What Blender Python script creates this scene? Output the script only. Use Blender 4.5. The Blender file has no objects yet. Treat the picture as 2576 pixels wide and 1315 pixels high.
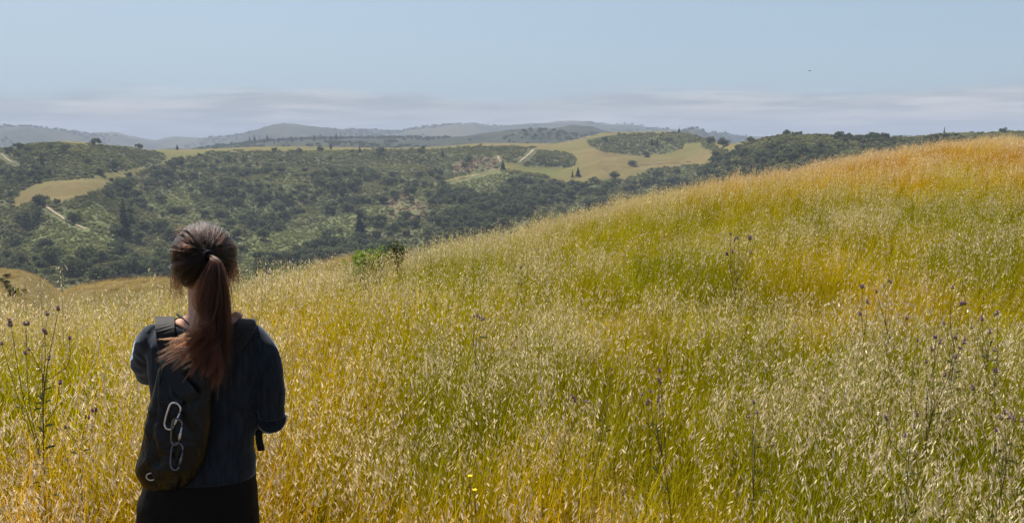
import bpy, bmesh, math, random
import numpy as np
from mathutils import Vector, Matrix, noise as mnoise

rng = np.random.default_rng(7)
random.seed(7)
S = bpy.context.scene
COL = S.collection
R = math.radians

# ------------------------------------------------------------------ camera, sky, sun, exposure
PITCH = R(8.27)
cam = bpy.data.objects.new('camera', bpy.data.cameras.new('camera'))
COL.objects.link(cam)
cam.data.sensor_width = 36.0
cam.data.lens = 30.0
cam.data.clip_start = 0.05
cam.data.clip_end = 60000
cam.location = (0, 0, 0)
cam.rotation_euler = (R(90) - PITCH, 0, 0)
S.camera = cam

SUN_AZ, SUN_EL = R(-38), R(60)          # azimuth measured from +Y towards +X
SKY_STRENGTH, SUN_STRENGTH = 0.052, 4.9
EXPOSURE = 1.05
HAZE_DENSITY = 0.00019
sun = bpy.data.objects.new('sun', bpy.data.lights.new('sun', 'SUN'))
COL.objects.link(sun)
sun.data.energy = SUN_STRENGTH
sun.data.angle = R(0.53)
sun.data.color = (1.0, 0.95, 0.87)
sdir = Vector((math.sin(SUN_AZ) * math.cos(SUN_EL), math.cos(SUN_AZ) * math.cos(SUN_EL), math.sin(SUN_EL)))
sun.rotation_euler = (-sdir).to_track_quat('-Z', 'Y').to_euler()

W = bpy.data.worlds.new('World')
S.world = W
W.use_nodes = True
nt = W.node_tree
nt.nodes.clear()
def wn(t, **k):
    n = nt.nodes.new(t)
    for a, b in k.items():
        setattr(n, a, b)
    return n
w_out = wn('ShaderNodeOutputWorld')
w_bg = wn('ShaderNodeBackground')
w_bg.inputs['Strength'].default_value = SKY_STRENGTH
sky = wn('ShaderNodeTexSky', sky_type='NISHITA', sun_disc=False, sun_elevation=SUN_EL, sun_rotation=SUN_AZ,
         altitude=200, air_density=1.0, dust_density=1.6, ozone_density=1.0)
tc = wn('ShaderNodeTexCoord')
sep = wn('ShaderNodeSeparateXYZ')
nt.links.new(tc.outputs['Generated'], sep.inputs[0])
def stratus(zscale, scale, seed, detail, lo, hi):
    m = wn('ShaderNodeMapping')
    m.inputs['Scale'].default_value = (1, 1, zscale)
    m.inputs['Location'].default_value = (seed, seed * .7, seed * .3)
    nt.links.new(tc.outputs['Generated'], m.inputs[0])
    n = wn('ShaderNodeTexNoise')
    n.inputs['Scale'].default_value = scale
    n.inputs['Detail'].default_value = detail
    n.inputs['Roughness'].default_value = 0.55
    nt.links.new(m.outputs[0], n.inputs['Vector'])
    r = wn('ShaderNodeMapRange')
    r.inputs[1].default_value, r.inputs[2].default_value = lo, hi
    nt.links.new(n.outputs['Fac'], r.inputs[0])
    return n, r
def mth(op, a, b):
    n = wn('ShaderNodeMath', operation=op)
    for i, x in enumerate((a, b)):
        if isinstance(x, (int, float)):
            n.inputs[i].default_value = x
        else:
            nt.links.new(x, n.inputs[i])
    return n.outputs[0]
def mixc(fac, a, b):
    n = wn('ShaderNodeMix', data_type='RGBA')
    nt.links.new(fac, n.inputs['Factor'])
    for k, x in ((6, a), (7, b)):
        if isinstance(x, tuple):
            n.inputs[k].default_value = x
        else:
            nt.links.new(x, n.inputs[k])
    return n.outputs[2]
# a bank of low stratus all round the horizon: its ragged upper edge rises and falls with a slow noise
edge_n, _ = stratus(4, 4.2, 3.1, 6, 0, 1)
edge = mth('MULTIPLY_ADD', edge_n.outputs['Fac'], 0.075)
edge_node = edge.node
edge_node.inputs[2].default_value = 0.018
below = mth('SUBTRACT', edge, sep.outputs['Z'])
bank = wn('ShaderNodeMapRange', interpolation_type='SMOOTHSTEP')
bank.inputs[1].default_value, bank.inputs[2].default_value = -0.006, 0.022
nt.links.new(below, bank.inputs[0])
veil = wn('ShaderNodeMapRange', interpolation_type='SMOOTHSTEP')
veil.inputs[1].default_value, veil.inputs[2].default_value = 0.42, -0.02
nt.links.new(sep.outputs['Z'], veil.inputs[0])
_, streak = stratus(13, 6.5, 8.3, 8, 0.50, 0.64)
_, lumps = stratus(9, 9.0, 1.7, 7, 0.40, 0.62)
hsv = wn('ShaderNodeHueSaturation')
hsv.inputs['Saturation'].default_value = 0.8
nt.links.new(sky.outputs[0], hsv.inputs['Color'])
SKYV = 2 ** -EXPOSURE / SKY_STRENGTH
def lin(r, g, b, k=1.0):
    f = lambda c: ((c / 255 + .055) / 1.055) ** 2.4 if c > 10 else c / 255 / 12.92
    return (f(r) * k, f(g) * k, f(b) * k, 1)
c0 = mixc(mth('MULTIPLY', veil.outputs[0], 0.75), hsv.outputs[0], lin(172, 200, 224, SKYV))
cloud = mixc(lumps.outputs[0], lin(174, 181, 190, SKYV), lin(196, 199, 205, SKYV))
cloud = mixc(mth('MULTIPLY', streak.outputs[0], 0.7), cloud, lin(222, 221, 223, SKYV))
c1 = mixc(mth('MULTIPLY', bank.outputs[0], 0.92), c0, cloud)
nt.links.new(c1, w_bg.inputs['Color'])
nt.links.new(w_bg.outputs[0], w_out.inputs['Surface'])

S.view_settings.view_transform = 'Standard'
S.view_settings.look = 'None'
S.view_settings.exposure = EXPOSURE
S.view_settings.gamma = 1
S.view_settings.use_curve_mapping = False
S.render.engine = 'CYCLES'
cy = S.cycles
cy.max_bounces = 8
cy.diffuse_bounces = 3
cy.glossy_bounces = 3
cy.transmission_bounces = 6
cy.transparent_max_bounces = 8
cy.volume_bounces = 0
cy.caustics_reflective = False
cy.caustics_refractive = False

# ------------------------------------------------------------------ survey helpers (photo column / row, 2576 px wide -> bearing and slope)
PX = 1024 / 2576.0
F = 1024 * 30.0 / 36.0
cp, sp = math.cos(PITCH), math.sin(PITCH)
def ray(u, v):
    """bearing (radians from +Y) and rise per horizontal metre of the line of sight"""
    x = (u * PX - 512) / F
    y = (261 - v * PX) / F
    d = (x, cp + y * sp, -sp + y * cp)
    h = math.hypot(d[0], d[1])
    return math.atan2(d[0], d[1]), d[2] / h
def at_y(u, v, Y):
    x = (u * PX - 512) / F
    y = (261 - v * PX) / F
    k = Y / (cp + y * sp)
    return Vector((x * k, Y, (-sp + y * cp) * k))
def project(p):
    p = np.asarray(p, float)
    X, Y, Z = p[..., 0], p[..., 1], p[..., 2]
    dz = Y * cp - Z * sp
    up = Y * sp + Z * cp
    dz = np.where(dz < .05, .05, dz)
    return (512 + F * X / dz) / PX, (261 - F * up / dz) / PX
def smooth_table(xs, ys):
    """monotone cubic through the points, constant outside"""
    xs, ys = np.asarray(xs, float), np.asarray(ys, float)
    h = np.diff(xs); dl = np.diff(ys) / h
    m = np.zeros_like(ys)
    m[0], m[-1] = dl[0], dl[-1]
    for i in range(1, len(xs) - 1):
        if dl[i - 1] * dl[i] > 0:
            w1, w2 = 2 * h[i] + h[i - 1], h[i] + 2 * h[i - 1]
            m[i] = (w1 + w2) / (w1 / dl[i - 1] + w2 / dl[i])
    def f(x):
        x = np.clip(np.asarray(x, float), xs[0], xs[-1])
        i = np.clip(np.searchsorted(xs, x) - 1, 0, len(xs) - 2)
        t = (x - xs[i]) / h[i]
        return ((2 * t**3 - 3 * t**2 + 1) * ys[i] + (t**3 - 2 * t**2 + t) * h[i] * m[i]
                + (-2 * t**3 + 3 * t**2) * ys[i + 1] + (t**3 - t**2) * h[i] * m[i + 1])
    return f
def crest_table(pts):
    a = [ray(u, v) for u, v in pts]
    return smooth_table([p[0] for p in a], [p[1] for p in a])
def bearing_table(pts, v=400):
    return smooth_table([ray(u, v)[0] for u, _ in pts], [b for _, b in pts])
def in_poly(u, v, poly):
    u, v = np.asarray(u), np.asarray(v)
    inside = np.zeros(u.shape, bool)
    n = len(poly)
    for i in range(n):
        x1, y1 = poly[i]; x2, y2 = poly[(i + 1) % n]
        c = ((y1 > v) != (y2 > v)) & (u < (x2 - x1) * (v - y1) / ((y2 - y1) if y2 != y1 else 1e-9) + x1)
        inside ^= c
    return inside
_ph = rng.uniform(0, 6.28, (64, 3))
_dirs = rng.normal(size=(64, 2)); _dirs /= np.linalg.norm(_dirs, axis=1)[:, None]
def fbm(x, y, scale, octaves=4, seed=0, gain=0.5):
    """cheap smooth pseudo-noise, about -1..1"""
    x, y = np.asarray(x, float), np.asarray(y, float)
    out = np.zeros(np.broadcast(x, y).shape); a = 1.0; tot = 0; f = 2 * np.pi / scale
    for o in range(octaves):
        acc = 0
        for k in range(5):
            j = (o * 5 + k + seed * 7) % 64
            d = _dirs[j]
            acc = acc + np.sin((x * d[0] + y * d[1]) * f * (0.75 + 0.12 * k) + _ph[j, 0]
                               + 1.3 * np.sin((x * d[1] - y * d[0]) * f * 0.6 + _ph[j, 1]))
        out = out + a * acc / 2.4; tot += a; a *= gain; f *= 2.03
    return out / tot
def sstep(a, b, x):
    t = np.clip((x - a) / (b - a), 0, 1)
    return t * t * (3 - 2 * t)

# ------------------------------------------------------------------ object helpers
def tag(o, label=None, cat=None, group=None, kind=None):
    if label: o['label'] = label
    if cat: o['category'] = cat
    if group: o['group'] = group
    if kind: o['kind'] = kind
    return o
def link(o, parent=None):
    COL.objects.link(o)
    if parent is not None:
        o.parent = parent
    return o
def mesh_from(name, verts, faces, mats=(), smooth=False):
    me = bpy.data.meshes.new(name)
    verts = np.asarray(verts, np.float32).reshape(-1, 3)
    if isinstance(faces, np.ndarray):
        n, k = faces.shape
        me.vertices.add(len(verts)); me.vertices.foreach_set('co', verts.ravel())
        me.loops.add(n * k); me.loops.foreach_set('vertex_index', faces.astype(np.int32).ravel())
        me.polygons.add(n); me.polygons.foreach_set('loop_start', np.arange(0, n * k, k, dtype=np.int32))
        me.polygons.foreach_set('loop_total', np.full(n, k, np.int32))
        me.update(calc_edges=True)
    else:
        me.from_pydata([tuple(map(float, v)) for v in verts], [], faces)
    for m in mats:
        me.materials.append(m)
    if smooth:
        me.polygons.foreach_set('use_smooth', np.ones(len(me.polygons), bool))
    return me
def obj(name, me, parent=None):
    return link(bpy.data.objects.new(name, me), parent)
def empty(name, loc=(0, 0, 0)):
    o = bpy.data.objects.new(name, None)
    o.empty_display_size = .2
    o.location = loc
    return link(o)
class MB:
    """collects quads, ribbons and tubes into one mesh, with a colour attribute per vertex"""
    def __init__(s):
        s.v, s.f, s.c, s.mi = [], [], [], []
    def add(s, vs, fs, col=(1, 1, 1), mat=0):
        b = len(s.v)
        s.v.extend(vs); s.f.extend([tuple(i + b for i in f) for f in fs])
        s.c.extend([col] * len(vs)); s.mi.extend([mat] * len(fs))
    def tube(s, pts, rad, n=6, col=(1, 1, 1), mat=0, cap=True):
        pts = [Vector(p) for p in pts]
        if isinstance(rad, (int, float)): rad = [rad] * len(pts)
        vs, fs = [], []
        t0 = (pts[1] - pts[0]).normalized()
        up = Vector((0, 0, 1)) if abs(t0.z) < .9 else Vector((1, 0, 0))
        a = t0.cross(up).normalized()
        for i, p in enumerate(pts):
            t = (pts[min(i + 1, len(pts) - 1)] - pts[max(i - 1, 0)]).normalized()
            a = (a - t * a.dot(t)).normalized()
            b = t.cross(a)
            for k in range(n):
                th = 2 * math.pi * k / n
                vs.append(tuple(p + (a * math.cos(th) + b * math.sin(th)) * rad[i]))
        for i in range(len(pts) - 1):
            for k in range(n):
                q = i * n + k; w = i * n + (k + 1) % n
                fs.append((q, w, w + n, q + n))
        if cap:
            fs.append(tuple(range(n - 1, -1, -1)))
            m = (len(pts) - 1) * n
            fs.append(tuple(m + k for k in range(n)))
        s.add(vs, fs, col, mat)
    def mesh(s, name, mats, smooth=False):
        me = mesh_from(name, s.v, s.f, mats, smooth)
        if len(mats) > 1:
            me.polygons.foreach_set('material_index', np.array(s.mi, np.int32))
        at = me.attributes.new('tone', 'FLOAT_COLOR', 'POINT')
        at.data.foreach_set('color', np.array([(c[0], c[1], c[2], 1) for c in s.c], np.float32).ravel())
        return me

# ------------------------------------------------------------------ material helpers
def new_mat(name):
    m = bpy.data.materials.new(name)
    m.use_nodes = True
    m.node_tree.nodes.clear()
    return m
class NT:
    def __init__(s, m): s.t = m.node_tree
    def n(s, typ, **k):
        x = s.t.nodes.new(typ)
        for a, b in k.items(): setattr(x, a, b)
        return x
    def l(s, a, b): s.t.links.new(a, b)
    def setin(s, node, key, val):
        if isinstance(val, bpy.types.NodeSocket): s.l(val, node.inputs[key])
        else: node.inputs[key].default_value = val
    def noise(s, scale, detail=4, rough=.55, vec=None, coord='Object'):
        x = s.n('ShaderNodeTexNoise')
        x.inputs['Scale'].default_value = scale; x.inputs['Detail'].default_value = detail
        x.inputs['Roughness'].default_value = rough
        if vec is None: vec = s.n('ShaderNodeTexCoord').outputs[coord]
        s.l(vec, x.inputs['Vector'])
        return x.outputs['Fac']
    def mix(s, fac, a, b, blend='MIX'):
        x = s.n('ShaderNodeMix', data_type='RGBA', blend_type=blend)
        s.setin(x, 0, fac); s.setin(x, 6, a); s.setin(x, 7, b)
        return x.outputs[2]
    def rng(s, val, a, b, c=0., d=1.):
        x = s.n('ShaderNodeMapRange')
        s.setin(x, 0, val)
        for i, q in enumerate((a, b, c, d)): x.inputs[i + 1].default_value = q
        return x.outputs[0]
    def math(s, op, a, b=0.):
        x = s.n('ShaderNodeMath', operation=op)
        s.setin(x, 0, a); s.setin(x, 1, b)
        return x.outputs[0]
    def attr(s, name, typ='GEOMETRY', out='Color'):
        return s.n('ShaderNodeAttribute', attribute_name=name, attribute_type=typ).outputs[out]
    def out(s, sh): s.l(sh, s.n('ShaderNodeOutputMaterial').inputs['Surface'])
    def pbr(s, col, rough=.8, bump=None, bstr=.3, bdist=.02, **k):
        p = s.n('ShaderNodeBsdfPrincipled')
        s.setin(p, 'Base Color', col); s.setin(p, 'Roughness', rough)
        for a, b in k.items(): s.setin(p, a.replace('_', ' '), b)
        if bump is not None:
            bn = s.n('ShaderNodeBump'); bn.inputs['Strength'].default_value = bstr; bn.inputs['Distance'].default_value = bdist
            s.l(bump, bn.inputs['Height']); s.l(bn.outputs[0], p.inputs['Normal'])
        return p.outputs[0]
    def leafy(s, col, trans=.35):
        d = s.n('ShaderNodeBsdfDiffuse'); t = s.n('ShaderNodeBsdfTranslucent'); x = s.n('ShaderNodeMixShader')
        s.setin(d, 'Color', col); s.setin(t, 'Color', col)
        x.inputs[0].default_value = trans
        s.l(d.outputs[0], x.inputs[1]); s.l(t.outputs[0], x.inputs[2])
        return x.outputs[0]
def leaf_mat(name, dark, light, trans=.3, tint_attr=False):
    m = new_mat(name); t = NT(m)
    tone = t.attr('tone')
    sepc = t.n('ShaderNodeSeparateColor'); t.l(tone, sepc.inputs[0])
    rnd = t.n('ShaderNodeObjectInfo').outputs['Random']
    f = t.math('ADD', t.math('MULTIPLY', sepc.outputs[0], .7), t.math('MULTIPLY', rnd, .3))
    c = t.mix(f, dark, light)
    if tint_attr:
        c = t.mix(1.0, c, t.attr('tint', 'INSTANCER'), 'MULTIPLY')
    t.out(t.leafy(c, trans))
    return m
# ------------------------------------------------------------------ materials of the land
def terrain_mat():
    m = new_mat('hill_ground'); t = NT(m)
    cov = t.attr('cover')                       # r meadow, g light scrub, b bare brown
    sc = t.n('ShaderNodeSeparateColor'); t.l(cov, sc.inputs[0])
    n1 = t.noise(.02, 5); n2 = t.noise(.25, 4); n3 = t.noise(.006, 3)
    scrub = t.mix(t.rng(n2, .3, .7), (.045, .049, .021, 1), (.080, .084, .035, 1))
    scrub = t.mix(sc.outputs[1], scrub, t.mix(t.rng(n2, .3, .7), (.066, .076, .029, 1), (.105, .115, .042, 1)))
    mead = t.mix(t.rng(n1, .35, .65), (.078, .084, .015, 1), (.114, .092, .026, 1))
    mead = t.mix(t.rng(n3, .42, .62, 0, .6), mead, (.138, .092, .036, 1))
    mead = t.mix(t.rng(n2, .35, .75, 0, .35), mead, (.07, .07, .025, 1))
    c = t.mix(sc.outputs[0], scrub, mead)
    c = t.mix(sc.outputs[2], c, (.12, .08, .045, 1))
    t.out(t.pbr(c, .95, bump=n2, bstr=.5, bdist=.6, Specular_IOR_Level=.1))
    return m
M_TERRAIN = terrain_mat()
def flat_mat(name, a, b, scale, rough=.95, detail=5):
    m = new_mat(name); t = NT(m)
    t.out(t.pbr(t.mix(t.rng(t.noise(scale, detail), .32, .68), a, b), rough, Specular_IOR_Level=.1))
    return m
def far_mat():
    m = new_mat('far_hill_ground'); t = NT(m)
    n1 = t.noise(.0016, 6, .6); n2 = t.noise(.02, 4, .65)
    wood = t.mix(t.rng(n2, .35, .65), (.016, .022, .014, 1), (.036, .040, .022, 1))
    c = t.mix(t.rng(n1, .52, .62), wood, t.mix(t.rng(n2, .3, .7), (.050, .050, .026, 1), (.080, .066, .036, 1)))
    t.out(t.pbr(c, .95, bump=n2, bstr=.6, bdist=4., Specular_IOR_Level=.1))
    return m
M_FAR = far_mat()
M_DUST = flat_mat('dusty_track', (.20, .155, .10, 1), (.28, .22, .15, 1), .4)
M_SOIL = None

# ------------------------------------------------------------------ the wide ground below everything
gm = flat_mat('valley_ground', (.04, .045, .02, 1), (.10, .10, .04, 1), .004)
n = 64
vs = [(0, 0, -112)] + [(9800 * math.cos(2 * math.pi * k / n), 9800 * math.sin(2 * math.pi * k / n), -112) for k in range(n)]
tag(obj('ground', mesh_from('ground', vs, [(0, 1 + k, 1 + (k + 1) % n) for k in range(n)], [gm])), kind='structure')

# ------------------------------------------------------------------ valley hillside beyond the meadow
V0, R0 = 760.0, 380.0
CREST = [(-900, 392), (-500, 388), (-250, 392), (0, 376), (40, 371), (98, 358.5), (163, 354.5), (229, 359), (294, 367.5), (359, 374.5), (457, 376),
         (613, 370), (691, 368), (871, 370), (976, 371.7), (1096, 368.7), (1227, 359.5), (1384, 360.5), (1430, 355), (1480, 342), (1521, 333.5), (1580, 331),
         (1657, 331), (1725, 335), (1766, 346), (1800, 355), (1841, 360), (1890, 355), (1930, 347), (1978, 340), (2054, 341), (2190, 346), (2281, 347), (2371, 338),
         (2432, 336), (2600, 332), (2900, 318), (3400, 318)]
crest_s = crest_table(CREST)
crest_r = bearing_table([(-900, 900), (0, 900), (200, 880), (420, 1020), (700, 1060), (1000, 1060), (1250, 1080), (1400, 1120), (1600, 1180), (1720, 1150),
                         (1800, 960), (1900, 800), (2050, 740), (2300, 760), (3400, 760)])
S0 = ray(1288, V0)[1]
def hs_z(phi, t):
    """z of the hillside at bearing phi and parameter t (0 foot .. 1 crest)"""
    rc = crest_r(phi); sc_ = crest_s(phi)
    r = R0 + (rc - R0) * t
    tt = np.clip(t, 0, 1)
    slope = S0 + (sc_ - S0) * (1 - (1 - tt) ** 1.5)
    z = r * slope
    over = np.maximum(t - 1, 0) * (rc - R0)
    zc = rc * sc_
    z = np.where(t > 1, zc + sc_ * over - over * over * .0007, z)
    under = np.maximum(-t, 0) * (rc - R0)
    z = np.where(t < 0, R0 * S0 - under * .2, z)
    x, y = r * np.sin(phi), r * np.cos(phi)
    w = sstep(1.0, .72, t) * sstep(-.1, .1, t)
    z = z + w * (fbm(x, y, 240, 3, 2) * 6.0 + fbm(x, y, 70, 3, 5) * 1.6) + .5 * fbm(x, y, 22, 2, 9) * sstep(1.2, .95, t)
    return r, z
def hs_point(u, v):
    """the point of the hillside seen at photo column u, row v"""
    phi, s = ray(u, v)
    sc_ = float(crest_s(phi))
    q = np.clip((s - S0) / (sc_ - S0), 0, 1)
    t = 1 - (1 - q) ** (2 / 3)
    for _ in range(14):
        r, z = hs_z(np.array([phi]), np.array([t]))
        err = s - z[0] / r[0]
        dq = err / (sc_ - S0)
        t = float(np.clip(t + dq * .6, 0, 1))
    r, z = hs_z(np.array([phi]), np.array([t]))
    return Vector((r[0] * math.sin(phi), r[0] * math.cos(phi), z[0]))
def r3(*p): return [(x * .32653, 289.2 + .32653 * y) for x, y in p]
def r4(*p): return [(525.9 + .29994 * x, 289.2 + .29994 * y) for x, y in p]
def r5(*p): return [(1139.5 + .27224 * x, 289.2 + .27224 * y) for x, y in p]
MEADOWS = [
    r3((85, 690), (170, 580), (340, 505), (700, 490), (740, 460), (1100, 395), (1140, 410), (1050, 455), (870, 505), (770, 570), (650, 620), (430, 675), (360, 655), (250, 640), (140, 700), (85, 715)),
    r3((1000, 240), (1300, 255), (1879, 230), (1879, 268), (1600, 280), (1480, 315), (1300, 365), (1200, 395), (1280, 330), (1270, 290), (1100, 270)),
    r3((270, 180), (860, 180), (1000, 250), (860, 240), (700, 226), (430, 216), (300, 222)),
    r4((0, 240), (1900, 225), (2338, 200), (2338, 250), (2200, 262), (1900, 285), (1500, 290), (900, 300), (400, 300), (0, 305)),
    r5((0, 240), (400, 235), (900, 240), (1250, 130), (1900, 120), (2100, 140), (2080, 162), (1900, 166), (1480, 176), (1230, 220), (1000, 300), (700, 290), (240, 285), (0, 300)),
    r5((800, 275), (1050, 245), (1230, 220), (1260, 280), (1400, 345), (1560, 360), (1740, 372), (2000, 345), (2110, 300), (2160, 262), (2310, 250), (2260, 290), (2390, 330), (2390, 400), (2440, 410),
       (2380, 450), (2200, 458), (2000, 480), (1800, 490), (1720, 560), (1500, 592), (1400, 600), (1330, 622), (1100, 622), (980, 612), (880, 590), (860, 545), (660, 530), (560, 500), (480, 505),
       (300, 545), (0, 612), (0, 588), (250, 535), (430, 490), (480, 440), (560, 440), (640, 472), (1110, 482), (1140, 400), (1100, 360), (900, 325), (740, 310)),
    [(1797, 352), (1850, 352), (1880, 362), (1840, 380), (1806, 372)],
    [(1085, 462), (1200, 430), (1200, 438), (1090, 468)],
]
LIGHT_SCRUB = [[(600, 598), (760, 568), (900, 530), (1040, 492), (1095, 500), (1060, 535), (960, 575), (900, 602), (760, 628), (610, 668)],
               [(130, 535), (250, 515), (330, 600), (210, 660), (60, 630)],
               [(1100, 470), (1240, 425), (1300, 440), (1200, 480)], [(380, 500), (470, 470), (500, 520), (400, 540)]]
BROWN = [[(970, 499), (1021, 484), (1075, 517), (1066, 553), (976, 547)], r5((0, 430), (330, 380), (480, 400), (420, 470), (200, 520), (0, 530))]
WOODS = [
    ([(0, 640), (60, 600), (160, 590), (330, 560), (480, 600), (470, 720), (90, 720), (0, 690)], .8),
    ([(0, 440), (60, 430), (135, 440), (60, 490), (25, 520), (0, 530)], 1.0),
    ([(250, 500), (300, 460), (420, 410), (560, 400), (760, 430), (900, 420), (1000, 440), (1120, 440), (1180, 480), (1090, 500), (960, 515), (880, 530), (780, 560), (660, 590), (560, 560), (400, 540)], .62),
    ([(1080, 505), (1180, 470), (1290, 432), (1380, 440), (1460, 462), (1540, 460), (1640, 442), (1790, 402), (1850, 388), (1900, 380), (2100, 370), (2100, 420), (1500, 520), (1100, 620), (960, 620), (985, 565), (1060, 535)], 1.15),
    ([(620, 650), (760, 610), (900, 590), (1000, 600), (1000, 650), (860, 670), (600, 690)], 1.1),
    ([(35, 560), (80, 510), (120, 520), (130, 570), (60, 590)], 1.2),
    ([(2050, 336), (2300, 343), (2440, 331), (2440, 360), (2100, 380)], .5),
]
def in_any(u, v, polys):
    r = np.zeros(np.shape(u), bool)
    for p in polys: r |= in_poly(u, v, p)
    return r
def build_strip(name, fz, phis, ts, mat, cover=None):
    P, T = np.meshgrid(phis, ts, indexing='ij')
    r, z = fz(P, T)
    v = np.stack([r * np.sin(P), r * np.cos(P), z], -1)
    a, b = P.shape
    idx = np.arange(a * b).reshape(a, b)
    f = np.stack([idx[:-1, :-1], idx[1:, :-1], idx[1:, 1:], idx[:-1, 1:]], -1).reshape(-1, 4)
    me = mesh_from(name, v.reshape(-1, 3), f, [mat], True)
    if cover is not None:
        c = cover(v)
        at = me.attributes.new('cover', 'FLOAT_COLOR', 'POINT')
        at.data.foreach_set('color', c.reshape(-1, 4).astype(np.float32).ravel())
    return tag(obj(name, me), kind='structure')
def cover_of(v):
    u, w = project(v)
    ju = u + fbm(v[..., 0], v[..., 1], 30, 3, 3) * 5
    jw = w + fbm(v[..., 0], v[..., 1], 26, 3, 4) * 2.2
    c = np.zeros(u.shape + (4,)); c[..., 3] = 1
    c[..., 0] = in_any(ju, jw, MEADOWS)
    c[..., 1] = in_any(ju, jw, LIGHT_SCRUB)
    c[..., 2] = in_any(ju, jw, BROWN) * .6 * (fbm(v[..., 0], v[..., 1], 18, 3, 6) > -.1)
    return c
phis = np.linspace(ray(-900, 400)[0], ray(3400, 400)[0], 760)
ts = np.concatenate([np.linspace(-.6, 0, 6, endpoint=False), np.linspace(0, 1.06, 190), np.linspace(1.1, 1.6, 10)])
build_strip('hillside', hs_z, phis, ts, M_TERRAIN, cover_of)

# ------------------------------------------------------------------ nearer brown knolls below the meadow's edge
def ridge(name, crest, rad, back, k, mat, width=(-1, 1), nphi=200, wob=0, drop=None, nt_=40, cover=None):
    cs = crest_table(crest); cr = bearing_table(rad)
    def fz(P, T):
        rc = cr(P); s = cs(P)
        d = np.where(T < 0, T * back[0], T * back[1])
        r = rc + d
        z = rc * s + s * d - k * d * d / (1 + np.abs(d) * k * 2.2)
        x, y = r * np.sin(P), r * np.cos(P)
        if wob: z = z + wob * fbm(x, y, back[0] * .5, 4, 11) * sstep(0, .25, np.abs(T)) - wob * .2 * np.abs(T)
        return r, z
    ph = np.linspace(ray(crest[0][0], 400)[0], ray(crest[-1][0], 400)[0], nphi)
    return fz, build_strip(name, fz, ph, np.linspace(-1, 1, nt_), mat, cover)
M_KNOLL = flat_mat('dry_knoll_grass', (.085, .072, .028, 1), (.135, .10, .042, 1), .3)
knoll_fz = []
knoll_fz.append(ridge('knoll', [(-400, 640), (-200, 650), (-60, 668), (0, 676), (60, 684), (110, 708), (160, 741), (260, 796)], [(-400, 95), (260, 85)], (45, 30), .03, M_KNOLL, wob=.4, nphi=60)[0])
knoll_fz.append(ridge('knoll', [(120, 766), (200, 721), (262, 711), (330, 703), (400, 700), (450, 707), (560, 737), (700, 797)], [(120, 42), (700, 40)], (20, 15), .05, M_KNOLL, wob=.15, nphi=60)[0])
knoll_fz.append(ridge('knoll', [(700, 730), (790, 682), (840, 662), (880, 654), (930, 652), (1000, 662), (1080, 700)], [(700, 26), (1080, 22)], (9, 8), .08, M_KNOLL, wob=.1, nphi=60)[0])

# ------------------------------------------------------------------ far ranges fading into the haze
FAR_A = [(-900, 400), (200, 400), (420, 385), (526, 372), (571, 369), (646, 358), (736, 352), (826, 349), (1006, 347), (1110, 347), (1160, 344), (1221, 334), (1303, 330), (1384, 325.5), (1440, 324), (1493, 325.5), (1580, 336), (1700, 350), (1900, 372), (3400, 380)]
fza, _ = ridge('hills', FAR_A, [(-900, 2100), (3400, 2100)], (850, 700), .00022, M_FAR, wob=22, nphi=300, nt_=60)
FAR_B = [(-900, 300), (-300, 306), (-100, 314), (0, 319), (60, 322), (150, 330), (230, 337), (290, 342), (340, 350), (392, 358), (430, 352), (457, 348.5), (526, 347), (570, 344), (616, 336), (680, 326), (730, 322), (775, 326), (811, 325), (850, 329), (871, 328), (940, 327.5), (991, 330), (1050, 321),
         (1111, 313.5), (1186, 312), (1227, 315), (1281, 318), (1341, 313), (1439, 309), (1521, 312), (1589, 313), (1657, 323), (1711, 325), (1752, 322), (1793, 337), (1841, 341), (1950, 343), (2200, 344), (2600, 341), (3400, 338)]
fzb, _ = ridge('hills', FAR_B, [(-900, 4300), (0, 4300), (450, 4800), (700, 4300), (1200, 4700), (1600, 4600), (1752, 3200), (1850, 4600), (3400, 4800)], (1900, 1200), .00010, M_FAR, wob=40, nphi=420, nt_=70)

# ------------------------------------------------------------------ the air: one closed box of thin haze
hv = [(-9900, -9900, -114), (9900, -9900, -114), (9900, 9900, -114), (-9900, 9900, -114)]
hv += [(x, y, 112) for x, y, _ in hv]
hm = new_mat('haze_air'); ht = NT(hm)
pv = ht.n('ShaderNodeVolumePrincipled')
pv.inputs['Color'].default_value = (.47, .55, .69, 1)
pv.inputs['Density'].default_value = HAZE_DENSITY
pv.inputs['Anisotropy'].default_value = 0.0
ht.l(pv.outputs[0], ht.n('ShaderNodeOutputMaterial').inputs['Volume'])
hz = obj('haze', mesh_from('haze', hv, [(3, 2, 1, 0), (4, 5, 6, 7), (0, 1, 5, 4), (1, 2, 6, 5), (2, 3, 7, 6), (3, 0, 4, 7)], [hm]))
tag(hz, 'pale blue haze lying over the valley and far hills', kind='stuff')
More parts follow.
